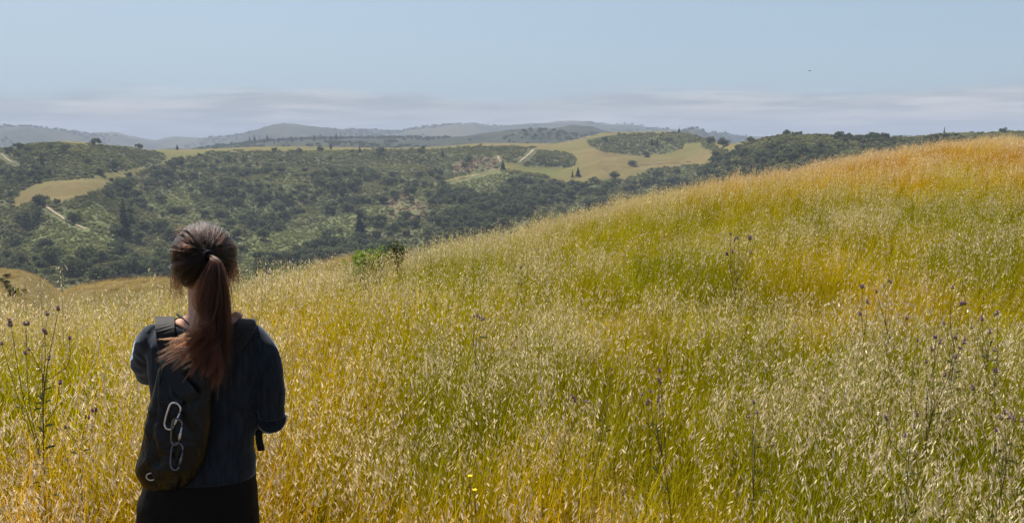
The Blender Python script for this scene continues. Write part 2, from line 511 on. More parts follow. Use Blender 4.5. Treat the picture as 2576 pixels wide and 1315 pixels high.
# ------------------------------------------------------------------ the meadow we stand on: canopy height of the oats, soil below
NEAR_ = [(-700, 735, 7), (-200, 730, 7), (0, 724, 7), (250, 718, 7.2), (420, 708, 7.5), (650, 676, 8.2), (760, 664, 9), (880, 648, 10), (1000, 614, 11), (1120, 586, 12), (1250, 560, 13.5), (1500, 500, 16), (1750, 450, 20),
        (2000, 404, 25), (2150, 378, 28), (2300, 356, 31), (2450, 340, 34), (2576, 331, 37), (2800, 322, 40), (3300, 318, 42)]
NEAR = [(u, v + float(np.interp(u, [0, 1200, 2576], [14, 12, 5])), d) for u, v, d in NEAR_]
near_s = crest_table([(u, v) for u, v, d in NEAR])
near_d = smooth_table([ray(u, v)[0] for u, v, d in NEAR], [d for _, _, d in NEAR])
Z0, RN, GRASS_H = -1.24, 2.7, .70
def canopy(x, y):
    x, y = np.asarray(x, float), np.asarray(y, float)
    r = np.hypot(x, y); phi = np.arctan2(x, y)
    d, s = near_d(phi), near_s(phi)
    q = np.clip((r - RN) / (d - RN), 0, 1)
    L = d - RN; zd = s * d
    m0 = 2 * (zd - Z0) / L - s
    h = (2 * q**3 - 3 * q**2 + 1) * Z0 + (q**3 - 2 * q**2 + q) * L * m0 + (-2 * q**3 + 3 * q**2) * zd + (q**3 - q**2) * L * s
    D = np.maximum(r - d, 0)
    k = .012 + .16 / d
    fall = np.where(D < .25 / k, k * D * D, .0625 / k + .5 * (D - .25 / k))
    fall = np.where(D > 60, fall - .15 * (D - 60), fall)
    z = h + s * D - fall
    w = sstep(R(62), R(105), np.abs(phi))
    back = Z0 - .06 * np.maximum(r - 30, 0)
    z = z * (1 - w) + back * w
    z = z + .05 * fbm(x, y, 3.1, 3, 4) * sstep(2.4, 5, r) + .10 * fbm(x, y, 9, 2, 8) * sstep(3, 8, r) * sstep(0, 4, np.abs(d - r) + .8)
    return z
def soil(x, y):
    return canopy(x, y) - GRASS_H
def soil_mat():
    m = new_mat('meadow_soil'); t = NT(m)
    n1 = t.noise(5, 6, .65); n2 = t.noise(.7, 4)
    c = t.mix(t.rng(n1, .3, .7), (.10, .060, .020, 1), (.30, .19, .055, 1))
    c = t.mix(t.rng(n2, .4, .6, 0, .7), c, (.17, .14, .025, 1))
    sx = t.n('ShaderNodeSeparateXYZ'); t.l(t.n('ShaderNodeTexCoord').outputs['Object'], sx.inputs[0])
    path = t.rng(t.math('ADD', sx.outputs[1], t.math('MULTIPLY', n2, .8)), 2.7, 2.2)      # the trodden trail the photograph is taken from
    c = t.mix(path, c, t.mix(t.rng(n1, .35, .65), (.060, .052, .044, 1), (.11, .098, .084, 1)))
    t.out(t.pbr(c, .95, bump=n1, bstr=.8, bdist=.05, Specular_IOR_Level=.1))
    return m
M_SOIL = soil_mat()
ang = np.linspace(-math.pi, math.pi, 361)[:-1]
rad = np.concatenate([np.linspace(.4, 12, 40), np.geomspace(12.6, 330, 70)])
P, Q = np.meshgrid(ang, rad, indexing='ij')
X, Y = Q * np.sin(P), Q * np.cos(P)
Zs = np.maximum(soil(X, Y), -111)
vv = np.concatenate([np.stack([X, Y, Zs], -1).reshape(-1, 3), [[0, 0, float(soil(0., .01))]]])
na, nr = P.shape
idx = np.arange(na * nr).reshape(na, nr)
f = np.stack([idx, np.roll(idx, -1, 0)], -1)
quads = np.stack([idx[:, :-1], np.roll(idx, -1, 0)[:, :-1], np.roll(idx, -1, 0)[:, 1:], idx[:, 1:]], -1).reshape(-1, 4)
quads = quads[:, ::-1]
faces = [tuple(q) for q in quads.tolist()] + [(int(idx[k, 0]), int(idx[(k + 1) % na, 0]), na * nr) for k in range(na)]
tag(obj('meadow', mesh_from('meadow', vv, faces, [M_SOIL], True)), kind='structure')

# ------------------------------------------------------------------ wild oats
def grass_mat(name, trans):
    m = new_mat(name); t = NT(m)
    tone = t.n('ShaderNodeSeparateColor'); t.l(t.attr('tone'), tone.inputs[0])
    base = t.attr('tint', 'INSTANCER')
    k = t.rng(tone.outputs[0], 0, 1, .55, 1.45)
    g = t.n('ShaderNodeCombineColor')
    for i in range(3): t.l(k, g.inputs[i])
    c = t.mix(1.0, base, g.outputs[0], 'MULTIPLY')
    t.out(t.leafy(c, trans))
    return m
M_BLADE = grass_mat('oat_blade', .5)
def husk_mat():
    m = new_mat('oat_husk'); t = NT(m)
    tone = t.n('ShaderNodeSeparateColor'); t.l(t.attr('tone'), tone.inputs[0])
    c = t.mix(tone.outputs[0], (.60, .43, .21, 1), (.95, .87, .68, 1))
    c = t.mix(.10, c, t.attr('tint', 'INSTANCER'))
    g_ = t.n('ShaderNodeBsdfGlossy'); g_.inputs['Roughness'].default_value = .42; t.setin(g_, 'Color', (1, .96, .86, 1))
    x_ = t.n('ShaderNodeMixShader'); x_.inputs[0].default_value = .04
    t.l(t.leafy(c, .55), x_.inputs[1]); t.l(g_.outputs[0], x_.inputs[2]); t.out(x_.outputs[0])
    return m
M_HUSK = husk_mat()
def bend(p0, direction, length, droop, n):
    p = Vector(p0); d = Vector(direction).normalized(); out = [p.copy()]
    for i in range(n):
        d = (d + Vector((0, 0, -droop / n))).normalized()
        p = p + d * (length / n); out.append(p.copy())
    return out
def ribbon(mb, pts, w0, w1, side, col, mat):
    vs, fs = [], []
    n = len(pts)
    for i, p in enumerate(pts):
        w = (w0 + (w1 - w0) * i / (n - 1)) / 2
        vs += [tuple(p - side * w), tuple(p + side * w)]
    for i in range(n - 1):
        fs.append((2 * i, 2 * i + 1, 2 * i + 3, 2 * i + 2))
    mb.add(vs, fs, col, mat)
def husk(mb, p, d, L, r, col):
    """one papery spikelet: two glumes opening from the pedicel"""
    d = d.normalized()
    s = d.cross(Vector((r.uniform(-1, 1), r.uniform(-1, 1), r.uniform(-1, 1)))).normalized()
    w = d.cross(s).normalized()
    W_ = L * .105
    a, c = p + d * L * .4, p + d * L
    mb.add([tuple(p), tuple(a + s * W_), tuple(c + s * W_ * .6), tuple(a - s * W_), tuple(c - s * W_ * .7), tuple(a + w * W_), tuple(c - d * L * .08 + w * W_ * .3)],
           [(0, 1, 2, 3), (0, 5, 4, 3), (0, 1, 6, 5)], col, 1)
def oat_clump(seed, stalks, blades, spread, hgt, fallen=0.0, heads=1.0):
    r = random.Random(seed); mb = MB()
    for _ in range(blades):
        a = r.uniform(0, 6.28); q = spread * math.sqrt(r.random())
        p = (q * math.cos(a), q * math.sin(a), 0)
        az = r.gauss(.15, 1.5)
        lean = abs(r.gauss(.25, .25)) + fallen
        d = Vector((math.cos(az) * lean, math.sin(az) * lean, 1))
        L = hgt * r.uniform(.45, .98)
        pts = bend(p, d, L, r.uniform(.2, 1.5) + fallen, 4)
        b = r.uniform(0, 6.28)
        t = min(1, max(0, r.gauss(.5, .28)))
        ribbon(mb, pts, r.uniform(.003, .0062), .001, Vector((math.cos(b), math.sin(b), 0)), (t, t, t), 0)
    for _ in range(stalks):
        a = r.uniform(0, 6.28); q = spread * math.sqrt(r.random())
        p = (q * math.cos(a), q * math.sin(a), 0)
        az = r.gauss(.0, .9)
        lean = abs(r.gauss(.12, .12)) + fallen
        d = Vector((math.cos(az) * lean, math.sin(az) * lean, 1))
        L = hgt * r.uniform(.9, 1.18)
        pts = bend(p, d, L, r.uniform(.2, .6) + fallen * .5, 5)
        b = r.uniform(0, 6.28)
        t = r.uniform(.5, 1)
        ribbon(mb, pts, .0032, .0014, Vector((math.cos(b), math.sin(b), 0)), (t, t, t), 0)
        nsp = int(r.randint(6, 11) * heads)
        hue = r.uniform(.45, 1)
        for k in range(nsp):
            u = 1 - .36 * r.random() ** 1.1
            x = u * 5; i = min(int(x), 4)
            q0 = pts[i].lerp(pts[i + 1], x - i)
            az2 = az + r.gauss(0, 1.1)
            hang = Vector((math.cos(az2), math.sin(az2), r.uniform(-.3, .3))) * r.uniform(.008, .034)
            e = q0 + hang
            husk(mb, e, Vector((math.cos(az2) * .42, math.sin(az2) * .42, -r.uniform(.4, 1.1))), r.uniform(.021, .033), r, (min(1, hue * r.uniform(.7, 1.15)),) * 3)
    return mb.mesh('oat_clump', [M_BLADE, M_HUSK])
def source(name, meshes):
    c = bpy.data.collections.new(name)
    for i, me in enumerate(meshes):
        c.objects.link(bpy.data.objects.new('%s_%02d' % (name, i), me))
    return c
def scatter(name, pts, rots, scl, idx, tint, coll, label):
    """one object: points carrying instances of the sources"""
    me = bpy.data.meshes.new(name)
    n = len(pts)
    me.vertices.add(n); me.vertices.foreach_set('co', np.asarray(pts, np.float32).ravel())
    for nm, ty, key, dat in (('rot', 'FLOAT_VECTOR', 'vector', rots), ('scl', 'FLOAT_VECTOR', 'vector', scl), ('pick', 'INT', 'value', idx)):
        me.attributes.new(nm, ty, 'POINT').data.foreach_set(key, np.asarray(dat, np.int32 if ty == 'INT' else np.float32).ravel())
    tt = np.ones((n, 4), np.float32); tt[:, :3] = tint
    me.attributes.new('tint', 'FLOAT_COLOR', 'POINT').data.foreach_set('color', tt.ravel())
    g = bpy.data.node_groups.new(name + '_scatter', 'GeometryNodeTree')
    g.interface.new_socket('Geometry', in_out='INPUT', socket_type='NodeSocketGeometry')
    g.interface.new_socket('Geometry', in_out='OUTPUT', socket_type='NodeSocketGeometry')
    gi, go = g.nodes.new('NodeGroupInput'), g.nodes.new('NodeGroupOutput')
    ci = g.nodes.new('GeometryNodeCollectionInfo'); ci.inputs['Collection'].default_value = coll
    ci.inputs['Separate Children'].default_value = True; ci.inputs['Reset Children'].default_value = True
    ip = g.nodes.new('GeometryNodeInstanceOnPoints'); ip.inputs['Pick Instance'].default_value = True
    def na_(nm, ty):
        x = g.nodes.new('GeometryNodeInputNamedAttribute'); x.data_type = ty; x.inputs['Name'].default_value = nm
        return x.outputs['Attribute']
    g.links.new(gi.outputs[0], ip.inputs['Points'])
    g.links.new(ci.outputs[0], ip.inputs['Instance'])
    g.links.new(na_('pick', 'INT'), ip.inputs['Instance Index'])
    g.links.new(na_('rot', 'FLOAT_VECTOR'), ip.inputs['Rotation'])
    g.links.new(na_('scl', 'FLOAT_VECTOR'), ip.inputs['Scale'])
    g.links.new(ip.outputs[0], go.inputs[0])
    o = obj(name, me)
    md = o.modifiers.new('scatter', 'NODES'); md.node_group = g
    return tag(o, label, kind='stuff')
NV = 7
oat_src = source('oat_source', [oat_clump(100 + i, 4, 60, .20, GRASS_H * .86) for i in range(NV)]            # 0-6 full heads
                 + [oat_clump(200 + i, 2, 70, .20, GRASS_H * .80, .35, .8) for i in range(4)]                 # 7-10 leafy, combed over
                 + [oat_clump(300 + i, 3, 56, .24, GRASS_H * .75, 1.1, .8) for i in range(3)]                 # 11-13 flattened
                 + [oat_clump(400 + i, 10, 30, .22, GRASS_H * .9, .0, 1.2) for i in range(3)])                # 14-16 very heady
PERSON_X, PERSON_Y = float(at_y(525, 1100, 2.72).x), 2.72
def ring(r0, r1, per_m2, lo, hi):
    A = .5 * (hi - lo) * (r1 * r1 - r0 * r0)
    n = int(A * per_m2)
    r = np.sqrt(rng.uniform(r0 * r0, r1 * r1, n)); p = rng.uniform(lo, hi, n)
    return np.stack([r * np.sin(p), r * np.cos(p)], -1)
LO, HI = R(-42), R(42)
xy = np.concatenate([ring(2.25, 6, 50, LO, HI), ring(6, 11, 34, LO, HI), ring(11, 20, 24, R(-25), HI), ring(20, 46, 13, R(-10), HI)])
r_ = np.hypot(xy[:, 0], xy[:, 1]); ph_ = np.arctan2(xy[:, 0], xy[:, 1])
keep = r_ < near_d(ph_) + 5
keep &= ~((np.abs(xy[:, 0] - PERSON_X) < .42) & (xy[:, 1] < PERSON_Y + .35))
keep &= ~((np.abs(np.arctan2(xy[:, 0], xy[:, 1]) - math.atan2(PERSON_X, PERSON_Y)) < .17) & (r_ < 3.0))
# the small hollow of flattened stems on the slope
def near_point(u, v, h=0.0):
    """where the line of sight through a photo point meets the oat canopy (h above it)"""
    phi, s = ray(u, v); rr = np.linspace(2.2, 60, 6000)
    zz = canopy(rr * math.sin(phi), rr * math.cos(phi)) + h
    k = np.nonzero(s * rr <= zz)[0]
    r0 = rr[k[0]] if len(k) else float(near_d(phi))
    return float(r0 * math.sin(phi)), float(r0 * math.cos(phi))
HX, HY = near_point(1612, 634)
hollow = ((xy[:, 0] - HX) / .75) ** 2 + ((xy[:, 1] - HY) / .38) ** 2
keep &= hollow > 1
xy = xy[keep]; r_ = r_[keep]; ph_ = ph_[keep]
x, y = xy[:, 0], xy[:, 1]
z = soil(x, y)
u_, v_ = project(np.stack([x, y, z + .55], -1))
n1, n2, n3 = fbm(x, y, 2.6, 3, 1), fbm(x, y, 7.5, 3, 2), fbm(x, y, 1.1, 2, 3)
side = np.clip(x / 22, 0, 1)
# dryness: 0 fresh yellow-green .. 1 rust; wetter in the belt across the middle, drier up the slope and by the path
dry = .27 + .22 * n1 + .28 * n2 + .14 * n3
dry = np.clip(dry, 0, .7) - .14 * sstep(8, 11, r_) * sstep(16, 12, r_) + .42 * sstep(13.5, 22, r_) * sstep(.1, .8, ph_ / R(30) + .2)
dry += .24 * sstep(4.0, 2.7, r_) * sstep(R(16), R(6), ph_)
dry -= .30 * sstep(2.5, 3.5, r_) * sstep(R(14), R(26), ph_) * sstep(7, 4.5, r_)
dry -= .08 * sstep(6, 9, r_) * sstep(17, 12, r_)
dry = np.clip(dry, 0, 1)[:, None]
ca, cb, cc, cd = [np.array(c) for c in ((.21, .205, .006), (.35, .28, .006), (.46, .275, .014), (.36, .18, .040))]
tint = np.where(dry < .33, ca + (cb - ca) * dry / .33, np.where(dry < .66, cb + (cc - cb) * (dry - .33) / .33, cc + (cd - cc) * (dry - .66) / .34))
tint *= rng.uniform(.8, 1.2, (len(x), 1))
# where seed heads stand thick: in the belt nearest to us; up the slope leafier, combed grass with fewer heads
heady = .42 + .6 * fbm(x, y, 2.7, 3, 12) + .45 * fbm(x, y, 8, 3, 13) + .3 * fbm(x, y, 1.1, 2, 14) + rng.normal(0, .16, len(x))
heady += .35 * sstep(7.5, 5.5, r_) + .28 * sstep(4.6, 3.0, r_) - .22 * sstep(7, 12, r_) * sstep(17, 12, r_) * sstep(R(0), R(8), ph_)
heady += 1.2 * sstep(1.6, .2, near_d(ph_) - r_)
pick = np.where(heady > 1.0, rng.integers(14, 17, len(x)), np.where(heady > .22, rng.integers(0, 7, len(x)), rng.integers(7, 11, len(x))))
flat = (fbm(x, y, 2.2, 3, 15) > .42) & (r_ > 7) & (r_ < 22) & (heady < .6)
flat = ((x - HX - .5) / 1.5) ** 2 + ((y - HY) / .7) ** 2 < 1
flat |= (fbm(x, y, 1.5, 2, 15) > .75) & (r_ > 5) & (rng.random(len(x)) < .7)
pick = np.where(flat, rng.integers(11, 14, len(x)), pick)
far = .85 + .0 * r_
rot = np.stack([rng.normal(0, .07, len(x)), rng.normal(.10, .09, len(x)), rng.normal(.0, .8, len(x)) + .6 * fbm(x, y, 4, 2, 17)], -1)
sc1 = rng.uniform(.85, 1.12, len(x))
scl = np.stack([sc1 * (1 + .4 * sstep(10, 30, r_)), sc1 * (1 + .4 * sstep(10, 30, r_)), sc1 * rng.uniform(.88, 1.1, len(x))], -1)
print('oat clumps', len(x))
scatter('wild_oats', np.stack([x, y, z], -1), rot, scl, pick, tint, oat_src, 'dry golden wild oats covering the slope')

# the same dry grass, shorter, on the brown knolls
kp = []
for kf, (u0, u1), nn in ((knoll_fz[0], (-60, 240), 5000), (knoll_fz[1], (150, 680), 2600), (knoll_fz[2], (720, 1070), 1500)):
    p_ = rng.uniform(ray(u0, 700)[0], ray(u1, 700)[0], nn); t_ = rng.uniform(-.9, .25, nn)
    r2, z2 = kf(p_, t_)
    kp.append(np.stack([r2 * np.sin(p_), r2 * np.cos(p_), z2], -1))
kp = np.concatenate(kp); nn = len(kp)
ks = rng.uniform(.35, .6, nn)
scatter('knoll_grass', kp, np.stack([np.zeros(nn), np.zeros(nn), rng.uniform(0, 6.28, nn)], -1), np.stack([ks * 2, ks * 2, ks], -1), rng.integers(7, 14, nn),
        np.array((.30, .22, .085)) * rng.uniform(.7, 1.2, (nn, 1)), oat_src, 'short dry brown grass on the knolls below the meadow edge')
# ------------------------------------------------------------------ trees and scrub of the valley
M_OAK = leaf_mat('oak_leaves', (.040, .050, .028, 1), (.135, .150, .066, 1), .35)
M_FIR = leaf_mat('conifer_needles', (.012, .022, .014, 1), (.034, .050, .026, 1), .15)
M_BARK = flat_mat('bark', (.06, .045, .035, 1), (.14, .11, .085, 1), 3)
M_BUSH = leaf_mat('scrub_leaves', (.75, .75, .75, 1), (1.15, 1.15, 1.15, 1), .5, True)
def leaf_quad(mb, p, nrm, s, r, col):
    nrm = nrm.normalized()
    a = nrm.cross(Vector((r.uniform(-1, 1), r.uniform(-1, 1), r.uniform(-1, 1)))).normalized()
    b = nrm.cross(a)
    mb.add([tuple(p - a * s), tuple(p - b * s * .8 + nrm * s * .12), tuple(p + a * s), tuple(p + b * s * .8 - nrm * s * .1)], [(0, 1, 2, 3)], col)
def oak_meshes(seed, leaves=640):
    r = random.Random(seed); cm = MB(); tm = MB()
    H, Rr = r.uniform(6.5, 9.5), r.uniform(4.0, 5.4)
    tm.tube([(0, 0, -.6), (.1, .05, .9), (.0, .2, H * .34)], [.5, .36, .28], 7)
    lobes = []
    for k in range(r.randint(11, 15)):
        a = r.uniform(0, 6.28); q = Rr * .68 * math.sqrt(r.random())
        c = Vector((q * math.cos(a), q * math.sin(a), H * (.22 + .50 * r.random() ** .8 * (1 - .5 * q / Rr))))
        lobes.append((c, r.uniform(.30, .44) * Rr))
        if k < 6: tm.tube([(0, .1, H * .28), tuple(c * .55 + Vector((0, 0, H * .12))), tuple(c)], [.22, .15, .06], 5)
    for k in range(leaves):
        c, q = lobes[k % len(lobes)]
        d = Vector((r.gauss(0, 1), r.gauss(0, 1), r.gauss(.25, 1))).normalized()
        rr = q * (r.random() ** .28) * r.uniform(.9, 1.12)
        p = c + Vector((d.x * rr, d.y * rr, d.z * rr * .82))
        n = (d + Vector((r.gauss(0, .5), r.gauss(0, .5), r.gauss(.1, .5)))).normalized()
        t = min(1, max(0, r.gauss(.5, .22)))
        leaf_quad(cm, p, n, r.uniform(.32, .68), r, (t, t, t))
    return cm.mesh('oak_crown', [M_OAK]), tm.mesh('oak_trunk', [M_BARK])
def fir_meshes(seed, H=14, spread=.24):
    r = random.Random(seed); cm = MB(); tm = MB()
    tm.tube([(0, 0, -.5), (0, 0, H * .5), (.05, 0, H * .98)], [.38, .2, .03], 7)
    n = 17
    for k in range(n):
        h = H * (.10 + .88 * k / (n - 1))
        L = H * spread * (1 - (h / H)) ** .8 * r.uniform(.78, 1.15) + .25
        m = max(4, int(10 * (1 - h / H) + 4))
        for j in range(m):
            a = 6.28 * (j + r.random()) / m
            d = Vector((math.cos(a), math.sin(a), 0)); s = Vector((-math.sin(a), math.cos(a), 0))
            l = L * r.uniform(.75, 1.1); w = .26 * l + .25
            hh = h + r.uniform(-.3, .3)
            p0 = Vector((0, 0, hh)); p1 = d * l * .55 + Vector((0, 0, hh - l * .12)); p2 = d * l + Vector((0, 0, hh - l * .32))
            t = min(1, max(0, r.gauss(.5, .25)))
            cm.add([tuple(p0), tuple(p1 + s * w), tuple(p2), tuple(p1 - s * w), tuple(p1 + Vector((0, 0, -.45 * w - .2)))], [(0, 1, 2, 3), (0, 1, 4), (4, 2, 3), (0, 4, 3)], (t, t, t))
    return cm.mesh('conifer_crown', [M_FIR]), tm.mesh('conifer_trunk', [M_BARK])
def bush_mesh(seed, mat, leaves=46):
    r = random.Random(seed); mb = MB()
    lob = [(Vector((r.uniform(-.5, .5), r.uniform(-.5, .5), r.uniform(.25, .55))), r.uniform(.4, .62)) for _ in range(4)]
    for k in range(leaves):
        c, q = lob[k % 4]
        d = Vector((r.gauss(0, 1), r.gauss(0, 1), abs(r.gauss(.3, .8)))).normalized()
        p = c + d * q * r.uniform(.75, 1.05)
        t = min(1, max(0, r.gauss(.5, .25)))
        leaf_quad(mb, p, d + Vector((r.gauss(0, .4), r.gauss(0, .4), 0)), r.uniform(.16, .30), r, (t, t, t))
    mb.tube([(0, 0, -.2), (0, 0, .5)], [.10, .04], 4, (.2, .2, .2))
    return mb.mesh('scrub_bush', [mat])
OAKS = [oak_meshes(i) for i in range(7)]
FIRS = [fir_meshes(20 + i, H, sp) for i, (H, sp) in enumerate([(15, .24), (12, .30), (17, .20), (9, .34)])]
def plant_tree(name, p, meshes, scale, label, group=None, zscale=1.0, cat='tree'):
    e = empty(name, p)
    e.rotation_euler = (0, 0, random.uniform(0, 6.28))
    e.scale = (scale, scale, scale * zscale)
    tag(e, label, cat, group)
    obj('crown', meshes[0], e); obj('trunk', meshes[1], e)
    return e
near_v_at = lambda u: np.interp(u, [a for a, _, _ in NEAR], [b for _, b, _ in NEAR])
# --- single trees that can be told apart
SINGLES = [
    (350, 374, 'pine', 'dark bushy lone pine on the bare saddle against the far ridge', 1.0, 9),
    (446, 376, 'fir', 'tiny lone tree right of the saddle pine on the skyline', .5, 6),
    (314, 596, 'fir', 'tall dark conifer with a thin spire rising from the scrub left of the woman', 0, 25),
    (300, 596, 'oak', 'broad dark oak at the left foot of the spired conifer', 0, 12),
    (333, 598, 'oak', 'broad dark oak at the right foot of the spired conifer', 0, 12),
    (107, 428, 'fir', 'slim dark conifer above the left yellow meadow', 0, 15),
    (96, 432, 'oak', 'round oak beside the slim conifer above the left meadow', 0, 9),
    (905, 592, 'fir', 'dark conical tree standing alone in the pale green scrub right of the woman', 0, 17),
    (184, 556, 'oak', 'small dark oak just above the end of the left dirt track', 0, 9),
    (441, 424, 'oak', 'largest dark oak where the saddle grass meets the wooded slope', 0, 14),
    (280, 453, 'bush', 'single dark bush out in the left yellow meadow', 0, 5),
    (113, 502, 'bush', 'small dark bush at the lower edge of the left yellow meadow', 0, 5),
    (1059, 384, 'oak', 'round oak standing proud on the skyline meadow edge at the picture centre', 0, 8),
    (1113, 393, 'fir', 'narrow dark conifer below the central skyline', 0, 11),
    (752, 384, 'oak', 'small dark oak in the scrub under the flat skyline', 0, 7),
    (692, 380, 'oak', 'wide low oak on the flat skyline left of centre', 0, 7),
    (832, 374, 'fir', 'small dark conifer on the grass of the flat skyline', 0, 8),
    (905, 384, 'fir', 'small conifer pair member on the flat skyline scrub edge', 0, 8),
    (1624, 393, 'oak', 'lone round oak at the lower edge of the scrub on the right knoll', 0, 9.5),
    (1591, 417, 'oak', 'lone round oak in the middle of the right open meadow', 0, 8.5),
    (1547, 449, 'oak', 'lone dark oak at the bottom edge of the right open meadow', 0, 9.5),
    (1454, 441, 'fir', 'right one of the two small conifers in the right open meadow', 0, 9),
    (1440, 444, 'fir', 'left one of the two small conifers in the right open meadow', 0, 8),
    (1485, 453, 'bush', 'low dark bush on the grass between the two conifers and the lone oak', 0, 5),
    (1521, 354, 'oak', 'round oak on the left flank of the scrubby knoll', 0, 8),
    (1265, 425, 'fir', 'dark pointed tree beside the forked track in the middle distance', 0, 10),
    (1170, 421, 'oak', 'dark oak left of the forked track', 0, 8),
    (1708, 334, 'fir', 'single tree standing on top of the right knoll against the sky', 0, 8),
    (1640, 365, 'fir', 'left conifer of the pair on the knoll face', 0, 10),
    (1652, 367, 'fir', 'right conifer of the pair on the knoll face', 0, 9),
    (1684, 357, 'oak', 'dark oak high on the right of the knoll face', 0, 9),
    (1800, 395, 'oak', 'dark oak at the right end of the open meadow', 0, 10),
    (1792, 408, 'oak', 'dark oak below the right end of the open meadow', 0, 9),
    (1787, 360, 'oak', 'dark oak in the gap right of the knoll', 0, 10),
    (1820, 368, 'oak', 'wide oak on the grass between the knoll and the dark right ridge', 0, 11),
    (1978, 339, 'oak', 'tallest oak on the skyline of the dark right ridge', 0, 6),
    (1996, 339, 'oak', 'small oak right of the tallest one on the dark right ridge', 0, 5),
    (2008, 339, 'oak', 'wide low oak on the skyline of the dark right ridge', 0, 5),
    (2375, 337, 'fir', 'small pointed tree on the skyline just above the golden slope', 0, 7),
    (1113, 470, 'oak', 'dark oak at the tip of the narrow grass strip', 0, 10),
    (660, 575, 'oak', 'dark oak at the left edge of the pale green scrub', 0, 10),
]
single_pts = []
for k, (u, v, kind, label, _, h) in enumerate(SINGLES):
    p = hs_point(u, v)
    single_pts.append((p.x, p.y))
    p.z -= .3
    if kind == 'oak':
        plant_tree('oak_tree', p, OAKS[k % 7], h / 8.3, label)
    elif kind == 'bush':
        plant_tree('round_bush', p, OAKS[k % 7], h / 9.5, label, cat='bush', zscale=.8)
    elif kind == 'pine':
        plant_tree('pine_tree', p, OAKS[3], 1.05, label, zscale=1.05)
    else:
        i = (k * 3) % 4
        if 'spire' in label or 'slim' in label or 'narrow' in label: i = 2
        plant_tree('conifer_tree', p, FIRS[i], h / (15, 12, 17, 9)[i], label)
# ------------------------------------------------------------------ dirt tracks on the hillside
track_px = []
def track(pix, width, lift=.35):
    pts = []
    track_px.extend([(a_[0] + (b_[0] - a_[0]) * k_ / 12, a_[1] + (b_[1] - a_[1]) * k_ / 12) for a_, b_ in zip(pix[:-1], pix[1:]) for k_ in range(13)])
    for (u0, v0), (u1, v1) in zip(pix[:-1], pix[1:]):
        for k in range(10):
            pts.append(hs_point(u0 + (u1 - u0) * k / 10, v0 + (v1 - v0) * k / 10))
    pts.append(hs_point(*pix[-1]))
    vs, fs = [], []
    for i, p in enumerate(pts):
        d = pts[min(i + 1, len(pts) - 1)] - pts[max(i - 1, 0)]; d.z = 0
        s_ = Vector((-d.y, d.x, 0)).normalized() * width * random.uniform(.35, .65)
        vs += [tuple(p - s_ + Vector((0, 0, lift))), tuple(p + s_ + Vector((0, 0, lift)))]
    for i in range(len(pts) - 1): fs.append((2 * i, 2 * i + 1, 2 * i + 3, 2 * i + 2))
    tag(obj('dirt_track', mesh_from('dirt_track', vs, fs, [M_DUST])), kind='structure')
track(r3((345, 695), (420, 750), (530, 820), (600, 850), (665, 878)), 1.9, .3)
track(r3((10, 296), (50, 335), (90, 362), (130, 372)), 1.1, .3)
track(r5((745, 315), (715, 350), (660, 395), (612, 432)), 2.6, .3)
track(r5((415, 378), (425, 405), (442, 432)), 2.2, .3)
track(r5((1050, 250), (1120, 232), (1200, 212), (1300, 185), (1400, 164), (1490, 157)), 3.0, .3)
track(r5((1645, 468), (1760, 460), (1900, 447), (2050, 438), (2200, 428)), 2.4, .3)
track(r5((0, 596), (120, 572), (250, 540), (400, 500)), 2.6, .3)

track_px = np.array(track_px)
def off_track(u_, v_, above=3, below=9):
    """False where a tree or bush would stand on a track or hide it"""
    ok_ = np.ones(len(u_), bool)
    for a_, b_ in track_px: ok_ &= ~((np.abs(u_ - a_) < 9) & (v_ > b_ - above) & (v_ < b_ + below))
    return ok_
# --- the woods
def sample_hill(n, lo=-60, hi=2640, t0=-.05, t1=1.0):
    p = rng.uniform(ray(lo, 400)[0], ray(hi, 400)[0], n)
    rc = crest_r(p)
    r = np.sqrt(rng.uniform((R0 + t0 * (rc - R0)) ** 2, (R0 + t1 * (rc - R0)) ** 2))
    t = (r - R0) / (rc - R0)
    r, z = hs_z(p, t)
    P = np.stack([r * np.sin(p), r * np.cos(p), z], -1)
    u, v = project(P)
    return P, u, v, r
P, u, v, r = sample_hill(26000)
dens = np.zeros(len(u))
ju, jv = u + 14 * fbm(P[:, 0], P[:, 1], 60, 3, 21), v + 7 * fbm(P[:, 0], P[:, 1], 60, 3, 22)
for poly, d in WOODS: dens = np.maximum(dens, in_poly(ju, jv, poly) * d)
clump = fbm(P[:, 0], P[:, 1], 85, 3, 23)
dens = dens * np.clip(.38 + .75 * clump, .03, 1.0)
scat = .04 * (clump > .3) + .01
mead = in_any(u, v, MEADOWS)
dens *= np.where(in_any(u, v, LIGHT_SCRUB), .06, 1)
dens = np.where(mead, 0, np.maximum(dens, scat))
dens *= np.clip((720 - r) / 500 + .75, .5, 1.2)
ok = (rng.random(len(u)) < dens) & off_track(u, v, 3, 26)
P, u, v, r = P[ok], u[ok], v[ok], r[ok]
# thin by spacing
cell = {}; sel = []
for i in range(len(u)):
    kx, ky = int(P[i, 0] // 6), int(P[i, 1] // 6)
    if any(math.hypot(P[i, 0] - P[j, 0], P[i, 1] - P[j, 1]) < 5.2 for a in (-1, 0, 1) for b in (-1, 0, 1) for j in cell.get((kx + a, ky + b), ())): continue
    if any(math.hypot(P[i, 0] - a, P[i, 1] - b) < 7 for a, b in single_pts): continue
    cell.setdefault((kx, ky), []).append(i); sel.append(i)
P, u, v, r = P[sel], u[sel], v[sel], r[sel]
tops_v = v - 7.5 / r * F / PX
seen = (tops_v < near_v_at(u) - 10) & (u > 4) & (u < 2570) & ~((u > 335) & (u < 700) & (v > 600)) & (tops_v < 690)
size = (.55 + .85 * rng.random(len(u)) ** 1.6) * np.where(r > 800, .85, 1) * np.where((u > 1780) & (v < 375), .6, 1)
order = np.argsort(np.where(seen, -size / r, 1e9))
N_IND = 262
